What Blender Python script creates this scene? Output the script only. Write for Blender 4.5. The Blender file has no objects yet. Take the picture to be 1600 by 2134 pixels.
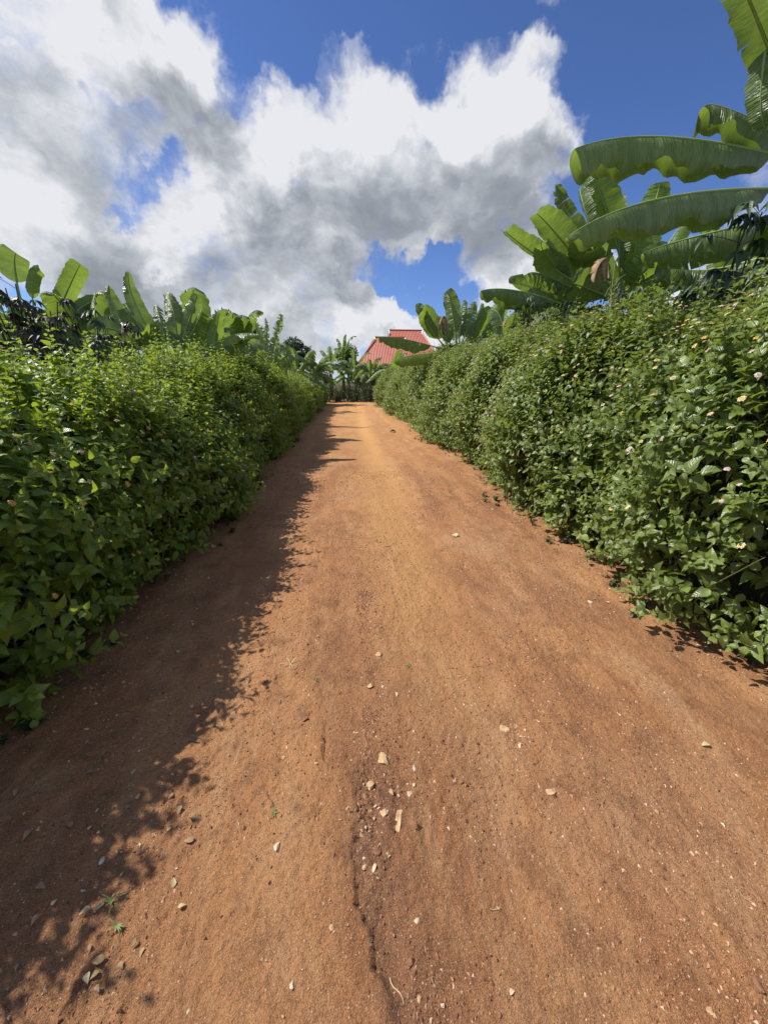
import bpy, math, random
import numpy as np
from mathutils import Vector
R = math.radians
C = bpy.context.scene.collection
sc = bpy.context.scene

# ------------------------------------------------------------------ camera
FPX, W0, H0 = 790.0, 1600.0, 2134.0
CAM_Z = 1.55
PITCH = math.atan(274/790.0)
YAW = R(5.4)
cam = bpy.data.cameras.new("camera"); camo = bpy.data.objects.new("camera", cam); C.objects.link(camo)
cam.sensor_fit = 'VERTICAL'; cam.sensor_height = 36.0; cam.sensor_width = 27.0
cam.lens = FPX/H0*36.0
cam.clip_start = 0.05; cam.clip_end = 3000
camo.location = (0, 0, CAM_Z)
camo.rotation_euler = (math.pi/2-PITCH, 0, -YAW)
sc.camera = camo

def ray(px, py):
    cx = (px-W0/2)/FPX; cy = (H0/2-py)/FPX
    up = cy*math.cos(PITCH)-math.sin(PITCH)
    fw = math.cos(PITCH)+cy*math.sin(PITCH)
    return np.array([cx*math.cos(YAW)+fw*math.sin(YAW), fw*math.cos(YAW)-cx*math.sin(YAW), up])
def at(px, py, Y):
    d = ray(px, py); t = Y/d[1]
    return np.array([0, 0, CAM_Z])+d*t
def onground(px, py):
    d = ray(px, py); t = CAM_Z/-d[2]
    return d[0]*t, d[1]*t

# ------------------------------------------------------------------ light
SUN_DIR = np.array([-0.62, 0.22, 0.80]); SUN_DIR /= np.linalg.norm(SUN_DIR)
sun_el = math.asin(SUN_DIR[2]); sun_az = math.atan2(SUN_DIR[0], SUN_DIR[1])
sl = bpy.data.lights.new("sun", 'SUN'); sl.energy = 4.6; sl.angle = R(0.5); sl.color = (1.0, 0.95, 0.87)
so = bpy.data.objects.new("sun", sl); C.objects.link(so)
so.rotation_euler = Vector(SUN_DIR).to_track_quat('Z', 'Y').to_euler()
sc.view_settings.view_transform = 'Standard'; sc.view_settings.look = 'None'
sc.view_settings.exposure = 0.3; sc.view_settings.gamma = 1.0

# ------------------------------------------------------------------ node helpers
class NT:
    def __init__(s, tree): s.t = tree; s.n = tree.nodes; s.l = tree.links
    def node(s, ty, **kw):
        n = s.n.new(ty)
        for k, v in kw.items(): setattr(n, k, v)
        return n
    def put(s, sock, v):
        if v is None: return
        if isinstance(v, bpy.types.NodeSocket): s.l.new(v, sock)
        else: sock.default_value = v
    def math(s, op, a, b=None, c=None, clamp=False):
        n = s.node('ShaderNodeMath', operation=op); n.use_clamp = clamp
        s.put(n.inputs[0], a); s.put(n.inputs[1], b); s.put(n.inputs[2], c)
        return n.outputs[0]
    def vmath(s, op, a, b=None, scale=None):
        n = s.node('ShaderNodeVectorMath', operation=op)
        s.put(n.inputs[0], a); s.put(n.inputs[1], b)
        if scale is not None: s.put(n.inputs['Scale'], scale)
        return n.outputs['Value'] if op in ('LENGTH', 'DOT_PRODUCT', 'DISTANCE') else n.outputs[0]
    def mrange(s, v, a, b, c=0.0, d=1.0, smooth=False):
        n = s.node('ShaderNodeMapRange'); n.clamp = True
        if smooth: n.interpolation_type = 'SMOOTHSTEP'
        for i, x in enumerate((v, a, b, c, d)): s.put(n.inputs[i], x)
        return n.outputs[0]
    def mix(s, f, a, b, mode='MIX'):
        n = s.node('ShaderNodeMix', data_type='RGBA', blend_type=mode)
        s.put(n.inputs[0], f); s.put(n.inputs[6], a); s.put(n.inputs[7], b)
        return n.outputs[2]
    def noise(s, vec, scale, detail=4, rough=0.5, dist=0.0, dim='3D'):
        n = s.node('ShaderNodeTexNoise', noise_dimensions=dim)
        s.put(n.inputs['Vector'], vec); n.inputs['Scale'].default_value = scale
        n.inputs['Detail'].default_value = detail; n.inputs['Roughness'].default_value = rough
        n.inputs['Distortion'].default_value = dist
        return n.outputs[0], n.outputs[1]
    def mapping(s, vec, sc_=(1, 1, 1), loc=(0, 0, 0)):
        n = s.node('ShaderNodeMapping'); s.put(n.inputs[0], vec)
        n.inputs['Scale'].default_value = sc_; n.inputs['Location'].default_value = loc
        return n.outputs[0]
    def bump(s, h, strength, dist, normal=None):
        n = s.node('ShaderNodeBump'); s.put(n.inputs['Height'], h)
        n.inputs['Strength'].default_value = strength; n.inputs['Distance'].default_value = dist
        s.put(n.inputs['Normal'], normal)
        return n.outputs[0]

def rgb(r, g, b): return (r, g, b, 1.0)

def new_mat(name):
    m = bpy.data.materials.new(name); m.use_nodes = True
    nt = NT(m.node_tree); b = m.node_tree.nodes['Principled BSDF']
    return m, nt, b

# ------------------------------------------------------------------ sky
def build_world():
    w = bpy.data.worlds.new("World"); sc.world = w; w.use_nodes = True
    nt = NT(w.node_tree); bg = w.node_tree.nodes['Background']
    sky = nt.node('ShaderNodeTexSky', sky_type='NISHITA'); sky.sun_disc = False
    sky.sun_elevation = sun_el; sky.sun_rotation = sun_az
    sky.air_density = 1.0; sky.dust_density = 0.3; sky.ozone_density = 3.0; sky.altitude = 1200
    tc = nt.node('ShaderNodeTexCoord')
    sep = nt.node('ShaderNodeSeparateXYZ'); nt.put(sep.inputs[0], tc.outputs['Generated'])
    az = nt.math('ARCTAN2', sep.outputs[0], sep.outputs[1])
    el = nt.math('ARCSINE', sep.outputs[2])
    cmb = nt.node('ShaderNodeCombineXYZ'); nt.put(cmb.inputs[0], az); nt.put(cmb.inputs[1], el)
    base = cmb.outputs[0]
    # cloud field as a node group, so that it can be sampled twice
    g = bpy.data.node_groups.new("cloud_field", 'ShaderNodeTree')
    g.interface.new_socket("P", in_out='INPUT', socket_type='NodeSocketVector')
    g.interface.new_socket("D", in_out='OUTPUT', socket_type='NodeSocketFloat')
    gn = NT(g); gi = gn.node('NodeGroupInput'); go = gn.node('NodeGroupOutput')
    P = gi.outputs[0]
    _, wc = gn.noise(P, 3.2, 6, 0.6)
    warp = gn.vmath('SCALE', gn.vmath('SUBTRACT', wc, (0.5, 0.5, 0.5)), scale=0.42)
    Pw = gn.vmath('ADD', P, warp)
    def ae(px, py):
        d = ray(px, py); d = d/np.linalg.norm(d)
        return math.atan2(d[0], d[1]), math.asin(d[2])
    # (pixel centre, radii in pixels, weight) of the cloud banks and of the blue gaps between them
    blobs = [(150, 90, 400, 260, .62), (60, 330, 330, 240, .55), (330, 60, 180, 160, .25), (690, 330, 400, 230, .72),
             (930, 210, 260, 190, .5), (1010, 380, 250, 170, .6), (900, 470, 260, 70, .4), (560, 450, 400, 160, .5), (220, 560, 460, 160, .62),
             (520, 620, 420, 130, .62), (760, 650, 260, 75, .5), (1120, 570, 250, 100, .6), (1470, 580, 330, 120, .6),
             (760, 730, 500, 60, .5), (1090, 90, 110, 90, .16), (150, 460, 150, 90, .3), (1230, 190, 110, 60, .10), (1130, 330, 110, 90, .2),
             (480, 200, 80, 190, -.36), (600, 60, 140, 90, -.25), (235, 450, 95, 30, -.36), (330, 400, 60, 40, -.2), (880, 588, 170, 20, -.50), (850, 500, 240, 60, .75), (60, 525, 90, 40, -.30),
             (830, 650, 60, 20, -.15), (410, 300, 70, 110, -.25), (1240, 440, 90, 90, -.3), (1440, 180, 260, 330, -.7), (1100, 20, 200, 60, -.25), (700, 30, 260, 60, -.35), (1050, 350, 50, 50, -.15)]
    tot = None
    for (px, py, rx, ry, wt) in blobs:
        a, e = ae(px, py)
        a1, _ = ae(px+rx*.5, py); a0, _ = ae(px-rx*.5, py)
        _, e1 = ae(px, py-ry*.5); _, e0 = ae(px, py+ry*.5)
        ra = abs(a1-a0); re = abs(e1-e0)
        d = gn.vmath('LENGTH', gn.vmath('MULTIPLY', gn.vmath('SUBTRACT', Pw, (a, e, 0)), (1/ra, 1/re, 0)))
        v = gn.mrange(d, 0.15, 1.15, wt, 0.0, smooth=True)
        tot = v if tot is None else gn.math('ADD', tot, v)
    tot = gn.math('MINIMUM', tot, 0.72)
    # elsewhere (out of the picture) scattered cloud
    gs = gn.node('ShaderNodeSeparateXYZ'); gn.put(gs.inputs[0], P)
    away = gn.mrange(gn.math('ABSOLUTE', gs.outputs[0]), 1.0, 1.5, 0.0, 0.22)
    tot = gn.math('ADD', tot, away)
    n1, _ = gn.noise(gn.mapping(Pw, (1, 1.5, 1)), 4.6, 9, 0.50, 0.1)
    n2, _ = gn.noise(gn.mapping(P, (1, 1.35, 1), (3.3, 1.7, .4)), 2.3, 3, 0.5)
    D = gn.math('ADD', tot, gn.math('MULTIPLY', gn.math('SUBTRACT', n1, 0.5), 2.1))
    D = gn.math('ADD', D, gn.math('MULTIPLY', gn.math('SUBTRACT', n2, 0.5), 0.35))
    gn.put(go.inputs[0], D)
    def field(vec):
        n = nt.node('ShaderNodeGroup'); n.node_tree = g; nt.put(n.inputs[0], vec)
        return n.outputs[0]
    d0 = field(base)
    d1 = field(nt.vmath('ADD', base, (-0.055, 0.075, 0)))
    cover = nt.mrange(d0, 0.04, 0.58, smooth=True)
    lit = nt.math('SUBTRACT', d0, d1)
    thick = nt.mrange(d0, 0.35, 1.15)
    _, w3 = nt.noise(base, 7.0, 3, .5)
    wp3 = nt.vmath('ADD', base, nt.vmath('SCALE', nt.vmath('SUBTRACT', w3, (.5, .5, .5)), scale=.16))
    n3, _ = nt.noise(nt.mapping(wp3, (1, 1.7, 1)), 7.5, 7, .52)
    sh = nt.math('ADD', nt.mrange(lit, -0.50, 0.50, 0.08, 0.98), nt.math('MULTIPLY', nt.math('SUBTRACT', 0.50, thick), 0.75))
    sh = nt.math('ADD', sh, nt.math('MULTIPLY', nt.math('SUBTRACT', n3, 0.46), 1.15))
    def spot(px, py, rx, ry, wt):
        d = ray(px, py); d = d/np.linalg.norm(d); a, e_ = math.atan2(d[0], d[1]), math.asin(d[2])
        q = nt.vmath('LENGTH', nt.vmath('MULTIPLY', nt.vmath('SUBTRACT', wpos, (a, e_, 0)), (790/rx, 790/ry, 0)))
        return nt.mrange(q, .1, 1.2, wt, 0.0, smooth=True)
    _, wq = nt.noise(base, 4.0, 4, .55)
    wpos = nt.vmath('ADD', base, nt.vmath('SCALE', nt.vmath('SUBTRACT', wq, (.5, .5, .5)), scale=.25))
    # flat grey undersides of the banks, bright shoulders
    for b_ in ((880, 430, 300, 80, -.27), (450, 570, 380, 75, -.16), (100, 340, 260, 80, -.12), (700, 560, 200, 60, -.06), (720, 250, 260, 110, .16), (1040, 170, 160, 120, .25), (180, 120, 300, 160, .06), (480, 430, 160, 60, .2), (930, 650, 260, 60, .30), (120, 450, 200, 60, .25)):
        sh = nt.math('ADD', sh, spot(*b_))
    lowel = nt.mrange(el, 0.0, 0.35, 0.18, 0.0)
    sh = nt.math('ADD', sh, lowel, clamp=True)
    ramp = nt.node('ShaderNodeValToRGB'); nt.put(ramp.inputs[0], sh)
    e = ramp.color_ramp.elements
    e[0].position = 0.05; e[0].color = (.20, .22, .255, 1)
    e[1].position = 1.0; e[1].color = (.66, .67, .70, 1)
    m = e.new(0.40); m.color = (.27, .292, .33, 1)
    m = e.new(0.70); m.color = (.43, .455, .495, 1)
    k = 10.0
    cl = nt.vmath('SCALE', ramp.outputs[0], scale=k)
    skyc = nt.mix(1.0, sky.outputs[0], rgb(0.64, 0.76, 1.06), 'MULTIPLY')
    colr = nt.mix(cover, skyc, cl)
    # the ground half of the sphere
    colr = nt.mix(nt.mrange(el, -0.02, 0.0, 1.0, 0.0), colr, rgb(.9, .7, .5))
    nt.put(bg.inputs[0], colr); bg.inputs[1].default_value = 0.1
    w.cycles.sampling_method = 'MANUAL'; w.cycles.sample_map_resolution = 512
build_world()

# ------------------------------------------------------------------ object helpers
def tag(o, label=None, cat=None, group=None, kind=None):
    if label: o['label'] = label
    if cat: o['category'] = cat
    if group: o['group'] = group
    if kind: o['kind'] = kind
    return o
def empty(name, loc=(0, 0, 0), label=None, cat=None, group=None):
    o = bpy.data.objects.new(name, None); o.location = loc; o.empty_display_size = .2
    C.objects.link(o); return tag(o, label, cat, group)
def make_mesh(name, V, quads=None, tris=None, mat=None, uv=None, attrs=None, smooth=True, loc=None):
    me = bpy.data.meshes.new(name)
    V = np.asarray(V, dtype=np.float32).reshape(-1, 3)
    if loc is not None: V = V-np.asarray(loc, dtype=np.float32)
    q = np.zeros((0, 4), int) if quads is None or len(quads) == 0 else np.asarray(quads, int)
    t = np.zeros((0, 3), int) if tris is None or len(tris) == 0 else np.asarray(tris, int)
    me.vertices.add(len(V)); me.vertices.foreach_set("co", V.ravel())
    li = np.concatenate([q.ravel(), t.ravel()]).astype(np.int32)
    me.loops.add(len(li)); me.loops.foreach_set("vertex_index", li)
    ls = np.concatenate([np.arange(len(q))*4, len(q)*4+np.arange(len(t))*3]).astype(np.int32)
    me.polygons.add(len(ls)); me.polygons.foreach_set("loop_start", ls)
    me.polygons.foreach_set("use_smooth", np.full(len(ls), smooth, dtype=bool))
    me.update(calc_edges=True)
    if uv is not None:
        u = me.uv_layers.new(name="UVMap")
        u.data.foreach_set("uv", np.asarray(uv, dtype=np.float32)[li].ravel())
    if attrs:
        for k, a in attrs.items():
            a = np.asarray(a, dtype=np.float32)
            if a.ndim == 1:
                at_ = me.attributes.new(k, 'FLOAT', 'POINT'); at_.data.foreach_set("value", a)
            else:
                at_ = me.color_attributes.new(k, 'FLOAT_COLOR', 'POINT')
                at_.data.foreach_set("color", np.hstack([a, np.ones((len(a), 1), np.float32)]).ravel())
    if mat: me.materials.append(mat)
    return me
def link(name, me, parent=None, loc=None):
    o = bpy.data.objects.new(name, me); C.objects.link(o)
    if loc is not None: o.location = loc
    if parent: o.parent = parent
    return o

def hash2(ix, iy, s):
    v = np.sin(ix*127.1+iy*311.7+s*74.7)*43758.5453
    return v-np.floor(v)
def vnoise(x, y, s=0.0):
    ix = np.floor(x); iy = np.floor(y); fx = x-ix; fy = y-iy
    fx = fx*fx*(3-2*fx); fy = fy*fy*(3-2*fy)
    a = hash2(ix, iy, s); b = hash2(ix+1, iy, s); c = hash2(ix, iy+1, s); d = hash2(ix+1, iy+1, s)
    return (a*(1-fx)+b*fx)*(1-fy)+(c*(1-fx)+d*fx)*fy
def fbm(x, y, o=4, s=0.0, g=0.5):
    v = 0; a = 1; t = 0
    for i in range(o):
        v = v+a*vnoise(x, y, s+i*3.1); t += a; a *= g; x = x*2.03+7.1; y = y*2.03+3.7
    return v/t
def nrm(v): return v/np.maximum(np.linalg.norm(v, axis=-1, keepdims=True), 1e-9)

def tube(pts, rad, n=6, cap=True):
    pts = np.asarray(pts, float); k = len(pts); rad = np.broadcast_to(np.asarray(rad, float), (k,))
    T = nrm(np.gradient(pts, axis=0))
    ref = np.array([0, 0, 1.0]) if abs(T[0][2]) < .9 else np.array([1.0, 0, 0])
    A = nrm(np.cross(T, ref)); B = np.cross(T, A)
    an = np.arange(n)*2*math.pi/n
    V = (pts[:, None]+rad[:, None, None]*(A[:, None]*np.cos(an)[None, :, None]+B[:, None]*np.sin(an)[None, :, None])).reshape(-1, 3)
    q = [(i*n+j, i*n+(j+1) % n, (i+1)*n+(j+1) % n, (i+1)*n+j) for i in range(k-1) for j in range(n)]
    return V, q
class Acc:
    """collects pieces of one mesh"""
    def __init__(s): s.V = []; s.Q = []; s.T = []; s.U = []; s.A = []; s.n = 0
    def add(s, V, Q=(), T=(), U=None, A=None):
        V = np.asarray(V, float)
        if len(Q): s.Q.append(np.asarray(Q)+s.n)
        if len(T): s.T.append(np.asarray(T)+s.n)
        s.V.append(V); s.n += len(V)
        s.U.append(np.zeros((len(V), 2)) if U is None else np.asarray(U))
        s.A.append(np.zeros(len(V)) if A is None else np.broadcast_to(np.asarray(A, float), (len(V),)))
    def mesh(s, name, mat, loc=None, smooth=True):
        return make_mesh(name, np.vstack(s.V), np.vstack(s.Q) if s.Q else None, np.vstack(s.T) if s.T else None,
                         mat, np.vstack(s.U), {'rnd': np.concatenate(s.A)}, smooth, loc)

# ------------------------------------------------------------------ materials
def leaf_mat(name, dark, mid, light, trans, rough=0.42, veins=True, tmul=0.45, size_noise=1.2, spec=0.5):
    m, nt, b = new_mat(name)
    at_ = nt.node('ShaderNodeAttribute', attribute_name='rnd')
    uv = nt.node('ShaderNodeUVMap'); uv.uv_map = 'UVMap'
    geo = nt.node('ShaderNodeNewGeometry')
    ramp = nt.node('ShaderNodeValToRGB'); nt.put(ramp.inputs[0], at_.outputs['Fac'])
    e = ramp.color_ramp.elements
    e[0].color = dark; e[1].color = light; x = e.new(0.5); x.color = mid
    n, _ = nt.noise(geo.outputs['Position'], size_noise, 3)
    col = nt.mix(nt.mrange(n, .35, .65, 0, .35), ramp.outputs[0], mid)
    if veins:
        sep = nt.node('ShaderNodeSeparateXYZ'); nt.put(sep.inputs[0], uv.outputs[0])
        ax = nt.math('ABSOLUTE', nt.math('SUBTRACT', sep.outputs[0], 0.5))
        ribv = nt.mrange(ax, 0.0, 0.05, 1, 0)
        side = nt.math('SINE', nt.math('MULTIPLY', nt.math('SUBTRACT', sep.outputs[1], nt.math('MULTIPLY', ax, 0.9)), 44.0))
        sv = nt.mrange(side, 0.5, 1.0, 0, .35)
        v = nt.math('MAXIMUM', ribv, sv)
        col = nt.mix(nt.math('MULTIPLY', v, .45), col, light)
        nm = nt.bump(nt.math('ADD', side, nt.math('MULTIPLY', ribv, -1.5)), 0.35, 0.0015)
        nt.put(b.inputs['Normal'], nm)
    nt.put(b.inputs['Base Color'], col)
    b.inputs['Roughness'].default_value = rough
    b.inputs['Specular IOR Level'].default_value = spec
    tr = nt.node('ShaderNodeBsdfTranslucent'); nt.put(tr.inputs[0], nt.mix(.7, col, trans))
    mx = nt.node('ShaderNodeMixShader'); mx.inputs[0].default_value = tmul
    out = m.node_tree.nodes['Material Output']
    nt.put(mx.inputs[1], b.outputs[0]); nt.put(mx.inputs[2], tr.outputs[0]); nt.put(out.inputs[0], mx.outputs[0])
    return m

M = {}
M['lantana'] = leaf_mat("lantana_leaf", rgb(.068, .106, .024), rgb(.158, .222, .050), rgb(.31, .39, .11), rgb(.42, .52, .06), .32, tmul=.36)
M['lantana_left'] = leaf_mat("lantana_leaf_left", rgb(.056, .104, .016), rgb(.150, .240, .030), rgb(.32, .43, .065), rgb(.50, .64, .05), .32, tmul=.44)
M['cassava'] = leaf_mat("cassava_leaf", rgb(.020, .042, .020), rgb(.040, .075, .034), rgb(.070, .12, .052), rgb(.08, .15, .03), .45, tmul=.2)
M['cassava_red'] = leaf_mat("cassava_dark_leaf", rgb(.022, .022, .014), rgb(.030, .040, .016), rgb(.055, .062, .024), rgb(.09, .09, .02), .45, tmul=.2)
M['mango'] = leaf_mat("tree_leaf", rgb(.012, .030, .008), rgb(.024, .055, .013), rgb(.055, .10, .025), rgb(.06, .13, .015), .5, veins=False, tmul=.2)
M['shrub'] = leaf_mat("shrub_leaf", rgb(.026, .042, .014), rgb(.045, .070, .022), rgb(.09, .12, .04), rgb(.10, .17, .03), .55, veins=False, tmul=.25)

def simple(name, c1, c2, scale=8, rough=.8, bump=.3, bd=.01, stretch=(1, 1, 1)):
    m, nt, b = new_mat(name)
    tc = nt.node('ShaderNodeTexCoord')
    n, _ = nt.noise(nt.mapping(tc.outputs['Object'], stretch), scale, 6, .6)
    nt.put(b.inputs['Base Color'], nt.mix(nt.mrange(n, .3, .7), c1, c2))
    b.inputs['Roughness'].default_value = rough
    nt.put(b.inputs['Normal'], nt.bump(n, bump, bd))
    return m
M['stem'] = simple("lantana_stem", rgb(.11, .15, .045), rgb(.17, .15, .07), 12)
M['core'] = simple("hedge_inner_shade", rgb(.004, .008, .002), rgb(.016, .022, .008), 14, 1, 1, .05)  # near-black green painted as the shade deep in the hedge
M['bark'] = simple("bark", rgb(.07, .05, .035), rgb(.15, .11, .08), 6, .9, .8, .02, (1, 1, .25))
M['darkstem'] = simple("dark_stem", rgb(.035, .028, .025), rgb(.07, .055, .045), 14)
M['pseudo'] = simple("banana_stem", rgb(.10, .13, .035), rgb(.17, .12, .06), 5, .6, .4, .01, (4, 4, .4))
M['midrib'] = simple("banana_midrib", rgb(.20, .30, .06), rgb(.30, .40, .10), 5, .45, .1, .002)
M['dry'] = simple("dry_leaf", rgb(.22, .13, .065), rgb(.42, .28, .15), 9, .8, .5, .01)
M['straw'] = simple("straw", rgb(.45, .33, .16), rgb(.62, .50, .28), 20, .7, .1, .001)
M['grassy'] = simple("grass_blade", rgb(.09, .14, .03), rgb(.22, .27, .08), 20, .6, .1, .001)
M['stone'] = simple("pale_stone", rgb(.38, .21, .10), rgb(.64, .46, .25), 22, .85, .6, .01)
M['white_stone'] = simple("white_stone", rgb(.46, .31, .18), rgb(.76, .62, .44), 26, .8, .5, .006)
M['red_stone'] = simple("red_stone", rgb(.20, .085, .045), rgb(.32, .16, .09), 22, .9, .6, .008)
M['wallm'] = simple("house_wall", rgb(.42, .36, .28), rgb(.50, .44, .35), 2, .9, .1, .01)
M['whitetrim'] = simple("house_trim", rgb(.62, .62, .60), rgb(.72, .72, .70), 3, .6, .05, .01)

def banana_mat(name, dark, mid, light, trans, tmul):
    m, nt, b = new_mat(name)
    at_ = nt.node('ShaderNodeAttribute', attribute_name='rnd')
    uv = nt.node('ShaderNodeUVMap'); uv.uv_map = 'UVMap'
    sep = nt.node('ShaderNodeSeparateXYZ'); nt.put(sep.inputs[0], uv.outputs[0])
    u, v = sep.outputs[0], sep.outputs[1]
    geo = nt.node('ShaderNodeNewGeometry')
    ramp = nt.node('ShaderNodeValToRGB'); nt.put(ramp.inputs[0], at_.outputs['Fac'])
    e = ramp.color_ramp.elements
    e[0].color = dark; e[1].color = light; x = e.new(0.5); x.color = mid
    # fine parallel ribs running out from the midrib (v is metres along the leaf)
    cv = nt.node('ShaderNodeCombineXYZ'); nt.put(cv.inputs[0], v); nt.put(cv.inputs[1], nt.math('MULTIPLY', u, .04))
    r1, _ = nt.noise(cv.outputs[0], 48, 2, .5)
    r2, _ = nt.noise(cv.outputs[0], 11, 2, .5)
    big, _ = nt.noise(geo.outputs['Position'], 2.2, 3)
    rib = nt.math('SINE', nt.math('ADD', nt.math('MULTIPLY', v, 190.0), nt.math('MULTIPLY', r2, 14.0)))
    ribm = nt.math('MULTIPLY', nt.mrange(rib, -.2, .9), nt.mrange(r2, .25, .6, .25, 1))
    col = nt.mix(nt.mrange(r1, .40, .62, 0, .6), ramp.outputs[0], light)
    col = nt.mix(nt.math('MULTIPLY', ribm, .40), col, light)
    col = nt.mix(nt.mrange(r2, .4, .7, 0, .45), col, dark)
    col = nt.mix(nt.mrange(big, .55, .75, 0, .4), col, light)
    au = nt.math('ABSOLUTE', u)
    # brown dried edge, broken up
    en, _ = nt.noise(geo.outputs['Position'], 9, 3)
    edge = nt.math('MULTIPLY', nt.mrange(au, .955, .995), nt.mrange(en, .45, .6))
    col = nt.mix(nt.math('MULTIPLY', edge, .8), col, rgb(.20, .14, .06))
    sp, _ = nt.noise(geo.outputs['Position'], 28, 4, .7)
    col = nt.mix(nt.mrange(sp, .70, .76, 0, .6), col, rgb(.22, .17, .07))
    nt.put(b.inputs['Base Color'], col)
    rr = nt.mrange(big, .3, .7, .24, .38)
    nt.put(b.inputs['Roughness'], rr)
    b.inputs['Specular IOR Level'].default_value = 0.5
    h = nt.math('ADD', nt.math('ADD', r1, nt.math('MULTIPLY', ribm, .35)), nt.math('MULTIPLY', r2, 3.0))
    nt.put(b.inputs['Normal'], nt.bump(h, .8, .018))
    tr = nt.node('ShaderNodeBsdfTranslucent')
    nt.put(tr.inputs[0], nt.mix(nt.mrange(r1, .35, .7, .5, .95), col, trans))
    mx = nt.node('ShaderNodeMixShader'); mx.inputs[0].default_value = tmul
    out = m.node_tree.nodes['Material Output']
    nt.put(mx.inputs[1], b.outputs[0]); nt.put(mx.inputs[2], tr.outputs[0]); nt.put(out.inputs[0], mx.outputs[0])
    return m
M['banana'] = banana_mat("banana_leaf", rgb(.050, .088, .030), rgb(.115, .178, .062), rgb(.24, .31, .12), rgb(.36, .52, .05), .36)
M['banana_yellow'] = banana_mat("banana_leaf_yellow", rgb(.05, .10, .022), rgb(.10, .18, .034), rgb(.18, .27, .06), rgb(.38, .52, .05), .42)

# ------------------------------------------------------------------ ground
SCARP = [(749,1584),(738,1615),(736,1694),(730,1755),(730,1803),(743,1855),(754,1912),(767,1956),(771,2022),(802,2065),(812,2134),(820,2300)]
SC2 = [(676,1505),(672,1530),(671,1560),(673,1600)]
def poly_xy(P):
    a = np.array([onground(*p) for p in P]); return a[np.argsort(a[:, 1])]
S1 = poly_xy(SCARP); S2 = poly_xy(SC2)
RUTR = poly_xy([(880, 960), (960, 1040), (1080, 1130), (1240, 1235), (1420, 1350), (1600, 1480)])
PIT = onground(790, 1405)
def channel(x, y):
    sx = np.interp(y, S1[:, 1], S1[:, 0]); d = x-sx
    return np.clip((d+.01)/.03, 0, 1)*np.clip((.22-d)/.12, 0, 1)*np.clip((1.3-y)/.2, 0, 1)
def path_h(x, y):
    near = np.clip(1-(y-4)/6, 0.25, 1)
    h = .050*(fbm(x*.8, y*.5, 3, 1)-.5)+.026*(fbm(x*3.1, y*1.3, 4, 5)-.5)*near
    h += .017*(fbm(x*13, y*7, 4, 9, .62)-.5)*near
    fine = fbm(x*48, y*42, 3, 17, .7)-.5
    h += (.0105+.014*np.clip(fbm(x*2, y*2, 2, 33)*2-.8, 0, 1)+.012*np.exp(-(((x+.72)/.22)**2+((y-1.05)/.45)**2)))*fine*np.clip(1.3-y/5, 0, 1)
    # washed channel with an undercut left bank
    sx = np.interp(y, S1[:, 1], S1[:, 0])+.030*(fbm(y*11, y*0+1.5, 4, 2, .65)-.5)*2
    d = x-sx
    on = np.clip((1.24-y)/.12, 0, 1)
    wdt = .13+.05*(vnoise(y*3, y*0, 8))
    prof = np.clip(d/(.006+.06*np.clip(fbm(y*6, y*0+9, 3, 14)-.38, 0, 1)), 0, 1)*np.clip(1-(d-wdt*.3)/wdt, 0, 1)
    brk = np.clip(fbm(y*4.5, y*0+3, 3, 4)*2.6-.75, .12, 1)
    h -= .016*prof*on*brk
    inch = np.clip((d+.02)/.03, 0, 1)*np.clip((.26-d)/.08, 0, 1)*on
    h += .022*(fbm(x*34, y*30, 3, 55, .65)-.5)*inch
    # raised lip on the left of it
    h += .010*np.exp(-((d+.05)/.06)**2)*on
    # its shallow upper reach
    on2 = np.clip((y-1.15)/.3, 0, 1)*np.clip((2.6-y)/.8, 0, 1)
    h -= .018*np.exp(-((x-(-.02-.05*(y-2)))/.12)**2)*on2
    h -= .020*np.exp(-(((x-PIT[0])/.07)**2+((y-PIT[1])/.09)**2)**2)*(.7+.6*fbm(x*20, y*20, 3, 66))
    s2 = np.interp(y, S2[:, 1], S2[:, 0]); d2 = x-s2
    o2 = np.clip((y-S2[0, 1])/.06, 0, 1)*np.clip((S2[-1, 1]-y)/.1, 0, 1)
    h -= .018*np.clip(d2/.008, 0, 1)*np.clip(1-d2/.08, 0, 1)*o2
    # wheel tracks
    for c, w_, a in ((.55, .24, .030), (-.75, .26, .024)):
        cc = c+.12*np.sin(y*.35)
        h -= a*np.exp(-((x-cc)/w_)**2)
    rr = np.interp(y, RUTR[:, 1], RUTR[:, 0])+.10*(fbm(y*1.3, y*0, 3, 71)-.5); rb = np.clip(fbm(x*1.5, y*.9, 3, 72)*3-1, 0, 1)
    h -= (.018*np.exp(-((x-rr)/.10)**2)-.007*np.exp(-((x-rr-.18)/.09)**2))*rb
    # banks under the hedges
    h += .10*np.clip((x-2.5)/1.2, 0, 1)+.06*np.clip((-1.7-x)/1.0, 0, 1)
    h += .05*(fbm(x*2.2, y*2.2, 3, 21)-.5)*np.clip((np.abs(x-.4)-1.7)/.4, 0, 1)
    return h

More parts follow.
